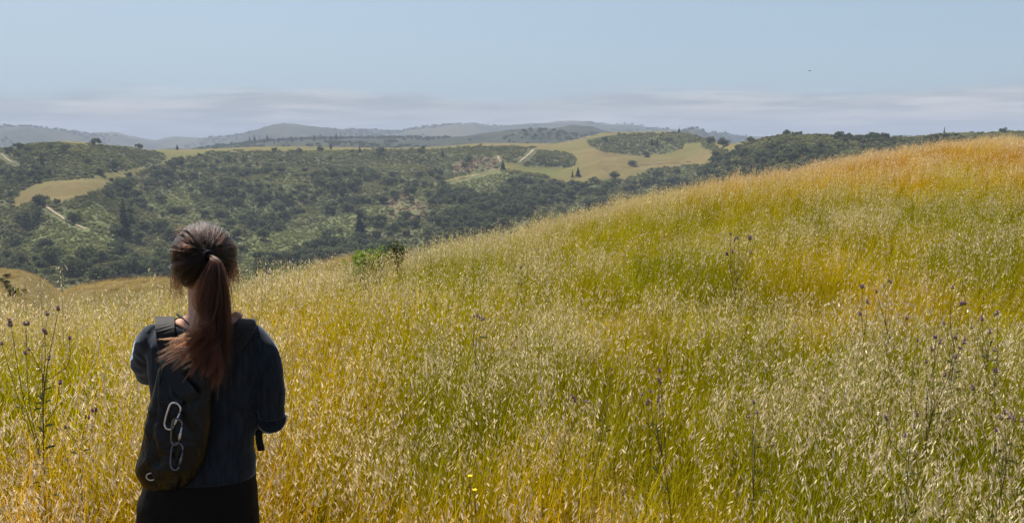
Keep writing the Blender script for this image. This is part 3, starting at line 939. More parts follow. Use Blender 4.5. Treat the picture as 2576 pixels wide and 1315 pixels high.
print('trees', len(u), 'seen', seen.sum())
def zone(u_, v_):
    """name of the wood, its extent across the photo (for left / middle / right) and its middle row"""
    if u_ < 480 and v_ > 560: return 'low wood left of woman', 'oaks in the low wood left of the woman', (0, 480), 625
    if u_ < 480: return 'scrub by left meadow', 'oaks around the left yellow meadow', (0, 480), 460
    if in_poly(np.array(u_), np.array(v_), WOODS[3][0]) or u_ > 1500: return 'wood beyond golden ridge', 'oaks in the wood behind the golden ridge', (960, 2100), 480
    if v_ > 585: return 'foot by green shrub', 'oaks at the foot of the valley', (600, 1060), 625
    if u_ < 1000: return 'gully wood above head', 'oaks in the gully wood', (480, 1000), 490
    return 'scrub of middle slope', 'oaks scattered over the middle slope', (1000, 1500), 450
SQ = np.quantile(size[order[:N_IND]], (.2, .4, .6, .8)); SZ = ('smallest', 'smaller', 'middling', 'larger', 'largest')
def oak_label(u_, v_, s_):
    w, g, (a_, b_), vm = zone(u_, v_)
    f_ = (u_ - a_) / (b_ - a_)
    hor = ('leftmost', 'far left', 'left', 'mid-left', 'middle', 'mid-right', 'right', 'far right', 'rightmost')[int(min(8, max(0, f_ * 9)))]
    ver = 'top' if v_ < vm - 45 else 'upper' if v_ < vm - 15 else ('bottom' if v_ > vm + 45 else 'lower' if v_ > vm + 15 else 'middle')
    sz = SZ[int(np.searchsorted(SQ, s_))]
    return '%s dark oak, %s row, %s of %s' % (sz, ver, hor, w), g
named = {}
for i in order[:N_IND]: named.setdefault(oak_label(u[i], v[i], size[i]), []).append(i)
ORD = 'first second third fourth fifth sixth seventh eighth ninth tenth eleventh twelfth thirteenth fourteenth fifteenth sixteenth seventeenth eighteenth'.split()
final = {}
for (l, g), ids in named.items():
    ids.sort(key=lambda j: u[j])
    for q, j in enumerate(ids): final[j] = (l if len(ids) == 1 else '%s from left: %s' % (ORD[q], l), g)
for i in order[:N_IND]:
    l, g = final[i]
    plant_tree('oak_tree', P[i] - np.array([0, 0, .3]), OAKS[int(rng.integers(0, 7))], size[i], l, g, zscale=float(rng.uniform(.85, 1.15)))
rest = order[N_IND:]
oak_src = source('wood_source', [m[0] for m in OAKS])
nrm = lambda n: np.stack([np.zeros(n), np.zeros(n), rng.uniform(0, 6.28, n)], -1)
n = len(rest)
scatter('woodland', P[rest], nrm(n), np.repeat(size[rest][:, None], 3, 1), rng.integers(0, 7, n), np.ones((n, 3)), oak_src, 'far oak woodland reading as one dark mass')
# --- chaparral
bush_src = source('scrub_source', [bush_mesh(50 + i, M_BUSH) for i in range(6)])
P, u, v, r = sample_hill(125000)
ju, jv = u + 5 * fbm(P[:, 0], P[:, 1], 30, 3, 3), v + 2.2 * fbm(P[:, 0], P[:, 1], 26, 3, 4)
ok = ~in_any(ju, jv, MEADOWS) & (v < near_v_at(u) + 25)
ok &= (fbm(P[:, 0], P[:, 1], 30, 3, 31) > -.55) | (rng.random(len(u)) < .3)
ok &= off_track(u, v)
ok &= ~(in_any(u, v, BROWN) & (rng.random(len(u)) < .55))
P, u, v, r = P[ok], u[ok], v[ok], r[ok]
ls = in_any(u + 12 * fbm(P[:, 0], P[:, 1], 45, 3, 33), v + 6 * fbm(P[:, 0], P[:, 1], 45, 3, 34), LIGHT_SCRUB)
br = in_any(u, v, BROWN)
tn = fbm(P[:, 0], P[:, 1], 110, 3, 35)[:, None]
c1, c2 = np.array((.115, .122, .052)), np.array((.215, .218, .082))
tint = c1 + (c2 - c1) * np.clip(.45 + .6 * tn, 0, 1)
tint = np.where(ls[:, None], np.array((.20, .212, .075)), tint)
tint = np.where(br[:, None], np.array((.20, .14, .085)), tint)
tint = tint * rng.uniform(.6, 1.35, (len(u), 1)) * rng.uniform(.92, 1.08, (len(u), 3))
s = rng.uniform(.55, 1.0, len(u)) + 1.1 * rng.random(len(u)) ** 3 * np.where(ls, .6, 1)
print('scrub', len(u))
n = len(u)
scatter('scrub', P, nrm(n), np.stack([s * 1.25, s * 1.25, s], -1), rng.integers(0, 6, n), tint, bush_src, 'grey green coastal scrub covering the valley slopes')
# --- wooded patches and skyline trees on the far ranges
def sample_far(fz, u0, u1, n, t0, t1, patch):
    p = rng.uniform(ray(u0, 340)[0], ray(u1, 340)[0], n); t = rng.uniform(t0, t1, n)
    r, z = fz(p, t)
    Q = np.stack([r * np.sin(p), r * np.cos(p), z], -1)
    k = fbm(Q[:, 0], Q[:, 1], patch, 3, 41) > .15
    return Q[k]
QA = np.concatenate([sample_far(fza, -60, 2640, 5000, -.75, .05, 420), sample_far(fza, 560, 1010, 260, -.05, .02, 4e4)])
QB = np.concatenate([sample_far(fzb, -60, 2640, 6000, -.8, .02, 900), sample_far(fzb, -60, 2640, 500, -.02, .01, 700)])
Q = np.concatenate([QA, QB]); n = len(Q)
sz = rng.uniform(.5, 1.1, n); sz[len(QA):] *= 1.5
scatter('far_woods', Q, nrm(n), np.stack([sz * 1.2, sz * 1.2, sz], -1), rng.integers(0, 7, n), np.ones((n, 3)), oak_src, 'hazy tree cover on the far ridges')
far_firs = 0
ORD = 'first second third fourth fifth sixth seventh eighth ninth tenth eleventh twelfth thirteenth fourteenth fifteenth sixteenth seventeenth eighteenth'.split()
for k, u0 in enumerate(sorted([652, 664, 672, 690, 700, 712, 721, 733, 745, 758, 790, 806, 832, 846, 858, 640, 628, 682])):
    phi = ray(u0, 350)[0]; t = -.12 + .05 * ((k * 7) % 3)
    rr, zz = fza(np.array([phi]), np.array([t]))
    plant_tree('conifer_tree', (rr[0] * math.sin(phi), rr[0] * math.cos(phi), zz[0] - .5), FIRS[k % 3], (1.0, 1.3, .85)[k % 3] * random.uniform(.8, 1.2),
               'blue hazed conifer, %s from the left in the row beyond the flat skyline' % ORD[k], 'hazy conifer row beyond the skyline')


kn = 150
p_ = rng.uniform(ray(-40, 700)[0], ray(230, 700)[0], kn); t_ = rng.uniform(-.9, .6, kn)
r2, z2 = knoll_fz[0](p_, t_)
kq = np.stack([r2 * np.sin(p_), r2 * np.cos(p_), z2], -1)
m_ = fbm(kq[:, 0], kq[:, 1], 16, 3, 44) > .15
kq = kq[m_]; kn = len(kq); ks = rng.uniform(.2, .6, kn)
scatter('knoll_scrub', kq, nrm(kn), np.stack([ks * 1.3, ks * 1.3, ks], -1), rng.integers(0, 6, kn), np.array((.10, .10, .04)) * rng.uniform(.6, 1.3, (kn, 1)), bush_src, 'small dark shrubs dotted over the brown knoll at the left')
# ------------------------------------------------------------------ the woman seen from behind
YC = 2.72
def P(u, v, dy=0.0): return at_y(u, v, YC + dy)
M_SKIN = new_mat('skin'); _t = NT(M_SKIN)
_t.out(_t.pbr(_t.mix(_t.rng(_t.noise(60, 3), .35, .65), (.50, .27, .18, 1), (.58, .33, .23, 1)), .5, Subsurface_Weight=.15, Subsurface_Radius=(.01, .004, .002)))
def cloth_mat(name, a, b, rough, fuzz, scale=(90, 90, 14), spec=.2):
    m = new_mat(name); t = NT(m)
    mp = t.n('ShaderNodeMapping'); mp.inputs['Scale'].default_value = scale; mp.inputs['Rotation'].default_value = (.3, .9, .2)
    t.l(t.n('ShaderNodeTexCoord').outputs['Object'], mp.inputs[0])
    n = t.noise(1.0, 5, .6, vec=mp.outputs[0])
    w = t.noise(14, 3)
    c = t.mix(t.rng(n, .35, .65), a, b)
    t.out(t.pbr(c, rough, bump=t.math('ADD', t.math('MULTIPLY', n, .35), w), bstr=.3, bdist=.005, Sheen_Weight=fuzz, Sheen_Roughness=.32, Sheen_Tint=(.66, .79, 1, 1), Specular_IOR_Level=spec))
    return m
M_SHIRT = cloth_mat('heather_navy_knit', (.006, .0085, .013, 1), (.016, .022, .033, 1), .85, .45)
M_LEGG = cloth_mat('black_stretch_cloth', (.0012, .0012, .0016, 1), (.0025, .0025, .003, 1), .8, .0)
M_NYLON = cloth_mat('black_ripstop_nylon', (.0012, .0013, .002, 1), (.0025, .0026, .0036, 1), .40, .0, (200, 200, 200), .30)
M_WEB = cloth_mat('black_webbing', (.006, .0055, .0055, 1), (.026, .023, .022, 1), .7, .05, (260, 260, 120))
def metal_mat(name, col, rough):
    m = new_mat(name); t = NT(m)
    t.out(t.pbr(t.mix(t.rng(t.noise(90, 3), .4, .6), col, tuple(c * .8 for c in col[:3]) + (1,)), rough, Metallic=.9))
    return m
M_SILVER = metal_mat('bright_aluminium', (.80, .80, .82, 1), .28)
M_GREY = metal_mat('grey_anodised_aluminium', (.16, .165, .175, 1), .33)
M_BLUE = metal_mat('blue_grey_anodised_aluminium', (.15, .17, .24, 1), .33)
M_STEEL = metal_mat('steel', (.65, .65, .66, 1), .3)
M_ELASTIC = cloth_mat('black_elastic', (.012, .012, .016, 1), (.03, .03, .04, 1), .8, .1, (400, 400, 400))
FEET_Z = float(soil(PERSON_X, PERSON_Y))
def loft(bm, rows, n=28, power=2.3):
    """rows: (centre, half width x, half depth y); closed tube through superellipses"""
    rings = []
    for c, a, b in rows:
        ring_ = []
        for k in range(n):
            th = 2 * math.pi * k / n
            cx, sx = math.cos(th), math.sin(th)
            ring_.append(bm.verts.new((c.x + a * math.copysign(abs(cx) ** (2 / power), cx), c.y + b * math.copysign(abs(sx) ** (2 / power), sx), c.z)))
        rings.append(ring_)
    for r0, r1 in zip(rings[:-1], rings[1:]):
        for k in range(n): bm.faces.new((r0[k], r0[(k + 1) % n], r1[(k + 1) % n], r1[k]))
    bm.faces.new(rings[0][::-1]); bm.faces.new(rings[-1])
def limb(bm, pts, radii, n=18):
    mb = MB(); mb.tube(pts, radii, n)
    vs = [bm.verts.new(v) for v in mb.v]
    for f in mb.f: bm.faces.new([vs[i] for i in f])
def curve_pts(ctrl, n):
    """Catmull-Rom through control points"""
    c = [Vector(p) for p in ctrl]; c = [c[0] * 2 - c[1]] + c + [c[-1] * 2 - c[-2]]
    out = []
    m = len(c) - 3
    for i in range(n + 1):
        x = m * i / n; k = min(int(x), m - 1); t = x - k
        p0, p1, p2, p3 = c[k:k + 4]
        out.append(.5 * ((2 * p1) + (p2 - p0) * t + (2 * p0 - 5 * p1 + 4 * p2 - p3) * t * t + (3 * p1 - p0 - 3 * p2 + p3) * t ** 3))
    return out
def ball(bm, c, r):
    mt = Matrix.Translation(c) @ Matrix.Diagonal((r[0], r[1], r[2], 1))
    bmesh.ops.create_icosphere(bm, subdivisions=3, radius=1, matrix=mt)
def torso_row(v, ul, ur, depth, dy=0.0):
    a, b = P(ul, v), P(ur, v)
    c = (a + b) / 2; c.y += dy
    return (c, (b.x - a.x) / 2, depth / 2)
def remeshed(bm, voxel, iters):
    bmesh.ops.recalc_face_normals(bm, faces=bm.faces)
    me = bpy.data.meshes.new('tmp'); bm.to_mesh(me); bm.free()
    o = link(bpy.data.objects.new('tmp', me))
    md = o.modifiers.new('r', 'REMESH'); md.mode = 'VOXEL'; md.voxel_size = voxel; md.use_smooth_shade = True
    sm = o.modifiers.new('s', 'SMOOTH'); sm.factor = .5; sm.iterations = iters
    dg = bpy.context.evaluated_depsgraph_get()
    res = bpy.data.meshes.new_from_object(o.evaluated_get(dg))
    bpy.data.objects.remove(o); bpy.data.meshes.remove(me)
    return res
HEAD = P(520, 668, .015)
def body_mesh(inflate=0.0, sleeves=False):
    """the continuous figure; with inflate, the looser outline the clothes follow"""
    bm = bmesh.new(); g = inflate
    rows = [torso_row(1400, 352, 646, .225), torso_row(1330, 347, 649, .240), torso_row(1260, 350, 646, .235), torso_row(1180, 376, 640, .205), torso_row(1110, 393, 634, .185),
            torso_row(1030, 388, 646, .200, .01), torso_row(950, 377, 664, .215, .015), torso_row(890, 372, 677, .205, .01), torso_row(850, 380, 676, .170), torso_row(822, 402, 652, .135), torso_row(802, 440, 606, .110), torso_row(788, 470, 580, .09)]
    rows = [(c, a - .006 + g, b - .006 + g) for c, a, b in rows]
    loft(bm, rows)
    # neck, skull, jaw, face
    limb(bm, [P(522, 830, -.005), P(520, 770, .005), P(518, 700, .02)], [.070, .057, .056])
    if not inflate:
        ball(bm, HEAD + Vector((0, 0, .02)), (.076, .095, .098))
        ball(bm, HEAD + Vector((0, .045, -.055)), (.058, .058, .062))
        limb(bm, [HEAD + Vector((0, .098, .005)), HEAD + Vector((0, .118, -.028)), HEAD + Vector((0, .10, -.036))], [.007, .012, .008], 8)
        limb(bm, [HEAD + Vector((-.018, .098, -.066)), HEAD + Vector((0, .106, -.066)), HEAD + Vector((.018, .098, -.066))], [.006, .009, .006], 8)
        for sx in (-1, 1):
            ball(bm, HEAD + Vector((sx * .078, .012, -.018)), (.010, .019, .031))
            ball(bm, HEAD + Vector((sx * .030, .088, .010)), (.014, .012, .012))
    # legs
    hipz = P(500, 1390).z
    for sx, uu in ((-1, 425), (1, 572)):
        x0 = P(uu, 1400).x; xf = P(500, 1400).x + sx * .105
        limb(bm, [(x0, YC, hipz + .06), (x0 * .7 + xf * .3, YC - .005, hipz - .15), (xf, YC - .01, FEET_Z + .47), (xf, YC + .015, FEET_Z + .33), (xf, YC + .02, FEET_Z + .09), (xf, YC + .01, FEET_Z + .035)],
             [.088 + g, .078 + g, .055 + g, .056 + g, .038 + g, .04 + g])
        if not inflate: limb(bm, [(xf, YC + .05, FEET_Z + .035), (xf, YC - .06, FEET_Z + .05), (xf, YC - .10 + .04, FEET_Z + .04), (xf + sx * .01, YC + .15, FEET_Z + .025)][:1] + [(xf + sx * .01, YC + .15, FEET_Z + .025)], [.042, .028])
    # her left arm: upper arm forward and down, forearm crossing up to the other shoulder
    gs = g * 1.0
    L = [P(404, 850, .0), P(383, 862, .03), P(369, 905, .13), P(375, 936, .24)]
    limb(bm, curve_pts(L, 10), [x + gs for x in [.042, .044, .045, .045, .044, .043, .042, .041, .040, .039, .038]])
    limb(bm, curve_pts([P(372, 935, .24), P(450, 900, .25), P(560, 850, .16)], 8), [x + gs for x in [.039, .039, .038, .037, .035, .034, .031, .028, .026]])
    # her right arm: upper arm down the side, forearm level across the waist
    Rr = [P(642, 864, .0), P(667, 900, -.01), P(680, 965, -.015), P(684, 1046, -.005)]
    limb(bm, curve_pts(Rr, 10), [x + gs for x in [.040, .041, .041, .040, .039, .038, .037, .036, .035, .035, .035]])
    limb(bm, curve_pts([P(684, 1052, -.005), P(676, 1054, .08), P(610, 1050, .21), P(520, 1035, .23)], 10), [x + gs for x in [.035, .036, .037, .037, .039, .037, .035, .032, .030, .027, .025]])
    # hands: palm, four fingers, thumb
    if not inflate:
        def hand(w, tips, thumb):
            knuck = [Vector(w[1]) + (Vector(t[0]) - Vector(w[1])) * .0 for t in tips]
            limb(bm, [w[0], (Vector(w[0]) + Vector(w[1])) / 2, w[1]], [.024, .030, .030], 12)
            for t in tips: limb(bm, [w[1]] + t, [.012] + [.0095, .0088, .0072][:len(t)], 8)
            limb(bm, [(Vector(w[0]) * .5 + Vector(w[1]) * .5)] + thumb, [.014] + [.011, .009][:len(thumb)], 8)
        hand((P(560, 850, .16), P(584, 822, .09)),
             [[P(590, 800, .05), P(594, 787, .015), P(592, 786, -.01)], [P(597, 800, .05), P(601, 789, .015), P(600, 790, -.012)],
              [P(604, 803, .05), P(609, 795, .015), P(608, 797, -.01)], [P(610, 809, .05), P(616, 803, .02), P(616, 806, -.002)]], [P(556, 812, .09), P(556, 798, .07)])
        hand((P(520, 1035, .23), P(470, 1020, .225)),
             [[P(448, 1002, .21), P(440, 996, .19)], [P(444, 1012, .21), P(434, 1010, .185)], [P(444, 1024, .21), P(435, 1024, .185)], [P(448, 1036, .21), P(441, 1038, .19)]], [P(490, 992, .215), P(476, 978, .21)])
    return remeshed(bm, .0065 if not inflate else .006, 5 if not inflate else 9)
person = obj('person', body_mesh())
person.data.materials.append(M_SKIN)
tag(person, 'woman seen from behind with long dark ponytail, navy top and black leggings', 'person')
cloth = body_mesh(.010)
def garment(name, src, keep, mat, wob, amp, thick=.0025):
    """cut the part of the outline the garment covers, with folds, as a cloth of its own"""
    bm = bmesh.new(); bm.from_mesh(src)
    bm.normal_update()
    co = np.array([v.co for v in bm.verts])
    nn_ = np.array([v.normal for v in bm.verts])
    d = wob(co) * amp
    for v, x, k in zip(bm.verts, d, nn_): v.co = v.co + Vector(k) * float(x)
    k = keep(co)
    bmesh.ops.delete(bm, geom=[v for v, q in zip(bm.verts, k) if not q], context='VERTS')
    me = bpy.data.meshes.new(name); bm.to_mesh(me); bm.free()
    me.polygons.foreach_set('use_smooth', np.ones(len(me.polygons), bool)); me.materials.append(mat)
    o = obj(name, me, person)
    sd = o.modifiers.new('cloth', 'SOLIDIFY'); sd.thickness = thick; sd.offset = -1
    return o
WAIST_Z = P(500, 1192).z
def img(co): return project(co)
neck_c = P(520, 800)
def shirt_keep(co):
    u, v = img(co)
    dx = co[:, 0] - P(521, 800).x; dy = co[:, 1] - YC
    zneck = P(520, 800).z + .012
    # scoop neckline: everything above an upward-opening bowl round the neck stays bare
    q = np.sqrt((dx / .115) ** 2 + ((dy + .012) / .10) ** 2)
    bare = (co[:, 2] > zneck - .055 + .05 * np.clip(q, 0, 1.4) ** 2.2) & (q < 1.12)
    bare |= co[:, 2] > P(520, 775).z
    k = (co[:, 2] > WAIST_Z) & ~bare
    # sleeves end at the wrists
    for w in (P(556, 852, .165), P(524, 1036, .23)):
        k &= np.linalg.norm(co - np.array(w), axis=1) > .034
    return k
def shirt_wob(co):
    s1 = fbm(co[:, 0] * .8 + co[:, 2] * 1.1, co[:, 2] * .5 - co[:, 0] * .4 + co[:, 1] * .6, .13, 2, 51)
    s2 = fbm(co[:, 0] * .6 + co[:, 1] * .6, co[:, 2] * 1.5, .17, 2, 52)
    return s1 * .6 + s2 * .7
garment('shirt', cloth, shirt_keep, M_SHIRT, shirt_wob, .0032)
garment('leggings', cloth, lambda co: (co[:, 2] < WAIST_Z + .05) & (co[:, 2] > FEET_Z + .10) & (np.abs(co[:, 1] - YC) < .16) & (co[:, 2] < np.where(np.abs(co[:, 0] - PERSON_X) > .24, -9, 9)), M_LEGG, lambda co: fbm(co[:, 0], co[:, 2], .09, 2, 53) * .5 - 1.6, .002)
bpy.data.meshes.remove(cloth)
_co = np.array([v.co for v in person.data.vertices]); _nn = np.array([v.normal for v in person.data.vertices])
_cov = shirt_keep(_co) | ((_co[:, 2] < WAIST_Z + .02) & (_co[:, 2] > FEET_Z + .12) & ~((np.abs(_co[:, 1] - YC) > .19)))
_co = _co - _nn * (_cov * .009)[:, None]
person.data.vertices.foreach_set('co', _co.astype(np.float32).ravel()); person.data.update()
# shoes
for sx in (-1, 1):
    xf = P(500, 1400).x + sx * .105
    bm = bmesh.new()
    for c, r in (((xf, YC - .02, FEET_Z + .045), (.043, .055, .045)), ((xf + sx * .005, YC + .07, FEET_Z + .035), (.045, .075, .035)), ((xf + sx * .008, YC + .14, FEET_Z + .028), (.044, .05, .028)), ((xf, YC - .03, FEET_Z + .09), (.042, .045, .04))):
        ball(bm, Vector(c), r)
    me = remeshed(bm, .008, 4); me.materials.append(M_LEGG); me.name = 'shoe'
    obj('shoe', me, person)
# narrow black strap of a vest over the bare left shoulder
for a, b in (((446, 792), (500, 838)), ((594, 800), (560, 850))):
    mb = MB()
    pts = curve_pts([P(a[0], a[1], .01) + Vector((0, 0, .004)), P((a[0] + b[0]) / 2 - 2, (a[1] + b[1]) / 2 - 6, -.042), P(b[0], b[1], -.072)], 12)
    mb.tube(pts, .0042, 6)
    obj('vest_strap', mb.mesh('vest_strap', [M_WEB], True), person)

# ---- hair
M_HAIR = new_mat('dark_auburn_hair'); _t = NT(M_HAIR)
_h = _t.n('ShaderNodeBsdfHairPrincipled', parametrization='COLOR')
_t.l(_t.mix(_t.attr('lock_tone', 'GEOMETRY', 'Fac'), (.038, .0100, .0030, 1), (.0035, .0015, .0010, 1)), _h.inputs['Color'])
_h.inputs['Roughness'].default_value = .38; _h.inputs['Radial Roughness'].default_value = .45; _h.inputs['Random Roughness'].default_value = .2
_h.inputs["Coat"].default_value = .0; _h.inputs["IOR"].default_value = 1.42
_t.out(_h.outputs[0])
M_SCALP = new_mat('hair_undercoat'); _t = NT(M_SCALP)
_t.out(_t.pbr((.010, .006, .005, 1), .7))
HC = HEAD + Vector((0, -.004, .020))
HR = Vector((.085, .108, .102))
TIE = P(540, 641); 
def on_skull(d, k=1.0):
    d = d.normalized()
    r = Vector(HR) * k
    s = 1 / math.sqrt((d.x / r.x) ** 2 + (d.y / r.y) ** 2 + (d.z / r.z) ** 2)
    return HC + d * s
# direction of the tie as seen on the skull's back
def tie_dir():
    best = None
    for i in range(200):
        for j in range(60):
            d = Vector((-.2 + .6 * i / 199, -1, -.5 + 1.3 * j / 59))
            p = on_skull(d)
            x, y = project(np.array(p))
            e = (x - 540) ** 2 + (y - 640) ** 2
            if best is None or e < best[0]: best = (e, d.normalized())
    return best[1]
TD = tie_dir(); TIE = on_skull(TD, 1.06)
cap = bmesh.new(); ball(cap, HC, tuple(Vector(HR) * .965))
bmesh.ops.delete(cap, geom=[v for v in cap.verts if (v.co.z - HC.z) < -.030 - .05 * max(0, -(v.co.y - HC.y) / .1) + .9 * max(0, v.co.y - HC.y - .01)], context='VERTS')
cme = bpy.data.meshes.new('hair'); cap.to_mesh(cme); cap.free(); cme.materials.append(M_SCALP)
cme.polygons.foreach_set('use_smooth', np.ones(len(cme.polygons), bool))
hair = obj('hair', cme, person)
def strands(name, curves, r0, parent, per=1, label=None, backlit=0, dark=0):
    """hair curves: list of point lists"""
    hc = bpy.data.hair_curves.new(name)
    hc.add_curves([len(c) for c in curves])
    pos = np.concatenate([np.array([tuple(p) for p in c], np.float32) for c in curves])
    hc.position_data.foreach_set('vector', pos.ravel())
    rad = np.concatenate([r0 * np.linspace(1, .25, len(c)) for c in curves]).astype(np.float32)
    at = hc.attributes.get('radius') or hc.attributes.new('radius', 'FLOAT', 'POINT')
    at.data.foreach_set('value', rad)
    lk_ = np.random.default_rng(len(curves))
    tone = np.repeat(lk_.random(len(curves) // per + 1), per)[:len(curves)] * .8 + lk_.random(len(curves)) * .2
    tone = dark + (1 - dark) * tone
    if backlit: tone[-backlit:] *= .35  # lighter hair colour on the last strands stands in for sun shining through
    hc.attributes.new('lock_tone', 'FLOAT', 'CURVE').data.foreach_set('value', tone.astype(np.float32))
    hc.materials.append(M_HAIR)
    o = obj(name, hc, parent)
    if label: o['label'] = label
    return o
hr_ = random.Random(5)
def slerp(a, b, t):
    a, b = a.normalized(), b.normalized()
    w = math.acos(max(-1, min(1, a.dot(b))))
    if w < 1e-4: return a
    return (a * math.sin((1 - t) * w) + b * math.sin(t * w)) / math.sin(w)
cur = []
for k in range(330):                                    # locks of strands combed to the tie
    while True:
        d = Vector((hr_.gauss(0, 1), hr_.gauss(0, 1), hr_.gauss(.1, 1))).normalized()
        low = -.66 - .34 * max(0, -d.y) + 1.25 * max(0, d.y - .1)
        if d.z > low and d.dot(TD) < .97: break
    left = max(0, min(1, (-d.x + .1) / .6))
    lift = max(0, hr_.gauss(.005 + .006 * left, .003 + .005 * left))
    droop = hr_.gauss(.03 * left, .02 + .11 * left)
    swirl = hr_.gauss(0, .05)
    wid = hr_.uniform(.02, .06)
    if d.z < -.25: droop *= .2; lift *= .5
    for m in range(22):
        d2 = (d + Vector((hr_.gauss(0, wid), hr_.gauss(0, wid), hr_.gauss(0, wid)))).normalized()
        puff = .006 + lift + .004 * hr_.random()
        if hr_.random() < .08: puff += .012 * hr_.random()
        n = 12; c = []
        for i in range(n):
            t = i / (n - 1)
            q = slerp(d2, TD, t)
            q = (q + Vector((swirl * math.sin(math.pi * t), 0, -droop * math.sin(math.pi * t)))).normalized()
            h = 1.02 + (puff / .1) * (math.sin(math.pi * t) ** .6) * (1 - .5 * t)
            p = on_skull(q, h)
            if t > .8:
                f = (t - .8) / .2
                p = p.lerp(TIE + Vector((hr_.gauss(0, .004), hr_.gauss(-.002, .003), hr_.gauss(.001, .004))), f * f)
            c.append(p)
        cur.append(c)
strands('hair_strands', cur, .00042, hair, 11, dark=.72)
# loose strands blown off the tie at both sides
cur = []
for k in range(640):
    sx = -1 if k < 440 else 1
    d = Vector((sx * hr_.uniform(.7, 1), hr_.uniform(-.5, .5), hr_.uniform(-.35, .55)))
    p = on_skull(d, 1.03); L = hr_.uniform(.05, .15) if sx < 0 else hr_.uniform(.05, .11)
    v = Vector((sx * hr_.uniform(-.1, .55), hr_.uniform(-.3, .1), -1)).normalized(); c = [p]
    for i in range(9):
        v = (v + Vector((hr_.gauss(-.04 * sx, .05), hr_.gauss(0, .05), -.06))).normalized(); c.append(c[-1] + v * L / 9)
    cur.append(c)
for k in range(60):
    d = Vector((hr_.uniform(-.7, .5), hr_.uniform(-.6, .6), 1)); p = on_skull(d, 1.08); c = [p]
    v = Vector((hr_.uniform(-1, .3), -hr_.random(), .35)).normalized()
    for i in range(7):
        v = (v + Vector((hr_.gauss(-.05, .1), -.1, -.16))).normalized(); c.append(c[-1] + v * hr_.uniform(.006, .012))
    cur.append(c)
strands('loose_strands', cur, .00036, hair)
# ponytail
BY = TIE.y - YC                             # offset of the tie towards us
cur = []
def tail(ctrl, jit, n=18):
    pts = curve_pts(ctrl, n)
    a, b, c2 = hr_.gauss(0, jit), hr_.gauss(0, jit), hr_.uniform(0, 6.28)
    return [p + Vector((a * (i / n), b * (i / n), 0)) + Vector((math.sin(c2 + i * .5), math.cos(c2 + i * .4), 0)) * .0012 for i, p in enumerate(pts)]
for lk in range(150):                                   # the tail hangs in locks too
    e0 = max(-1, min(1, hr_.gauss(0, .56))); g0 = hr_.uniform(-1, 1) * math.sqrt(1 - e0 * e0 * .9)
    end0 = hr_.uniform(860, 975); tw = hr_.gauss(0, 6); drift = hr_.gauss(-4, 9)
    for m in range(20):
        e_ = e0 + hr_.gauss(0, .05); g_ = g0 + hr_.gauss(0, .12)
        s = math.copysign(abs(e_) ** .85, e_)
        if hr_.random() < .05: s += hr_.gauss(0, .25)
        end = end0 + hr_.gauss(0, 14)
        ctrl = [TIE + Vector((s * .004, hr_.gauss(0, .004), hr_.gauss(0, .003))), P(541 + s * 10, 655, BY - .022 + g_ * .006), P(541 + s * 26, 705, BY - .030 + g_ * .017), P(540 + s * 35 + tw * .4, 770, BY - .030 + g_ * .020),
                P(539 + s * 38 + tw, 840, BY - .034 + g_ * .020), P(541 + s * (40 - 30 * hr_.random() * hr_.random()) + drift + hr_.gauss(0, 2), end, BY - .045 + g_ * .020)]
        cur.append(tail(ctrl, .002))
for lk in range(84):                                    # wisps the wind carries to the left, each its own tapering lock
    arc = hr_.random() ** .8
    ue = 392 + 160 * arc + hr_.gauss(0, 10); ve = (905 if arc < .45 else 905 + 130 * (arc - .45)) + hr_.gauss(0, 20) - (45 if hr_.random() < .15 else 0)
    e0 = hr_.gauss(-.45, .3) if arc < .6 else hr_.gauss(-.1, .4); g0 = hr_.uniform(-1, 1)
    w1, w2 = hr_.gauss(0, 7), hr_.gauss(0, 9)
    m1 = (519 + 14 * arc + w1, 812 + 18 * arc); m2 = (m1[0] * .48 + ue * .52 + 14 + w2 * .5, m1[1] * .40 + ve * .60 - 6 + w2)
    for m in range(20):
        e_ = e0 + hr_.gauss(0, .10); g_ = g0 + hr_.gauss(0, .2); j = hr_.gauss(0, 2.2); L = hr_.uniform(.82, 1.05)
        ctrl = [TIE + Vector((0, 0, 0)), P(541 + e_ * 10, 655, BY - .022 + g_ * .006), P(537 + e_ * 28, 705, BY - .034 + g_ * .014), P(530 + e_ * 32, 765, BY - .040 + g_ * .014),
                P(m1[0] + j * 2, m1[1], BY - .055 + g_ * .012), P(m2[0] + j, m2[1] + j, BY - .075 + g_ * .012), P(m2[0] + (ue - m2[0]) * L, m2[1] + (ve - m2[1]) * L + j * .5, BY - .10 + g_ * .02)]
        cur.append(tail(ctrl, .002))
pony = strands('ponytail', cur, .00044, person, 20, backlit=84 * 20)
mb = MB()
ax = (P(541, 655, BY - .022) - TIE).normalized(); e1 = ax.cross(Vector((1, 0, 0))).normalized(); e2 = ax.cross(e1)
for q in range(2):
    rr = .0155
    mb.tube([TIE + ax * (.000 + .005 * q) + (e1 * math.cos(6.2832 * i / 24) + e2 * math.sin(6.2832 * i / 24)) * rr for i in range(25)], .0035, 8, cap=False)
obj('hair_tie', mb.mesh('hair_tie', [M_ELASTIC], True), person)

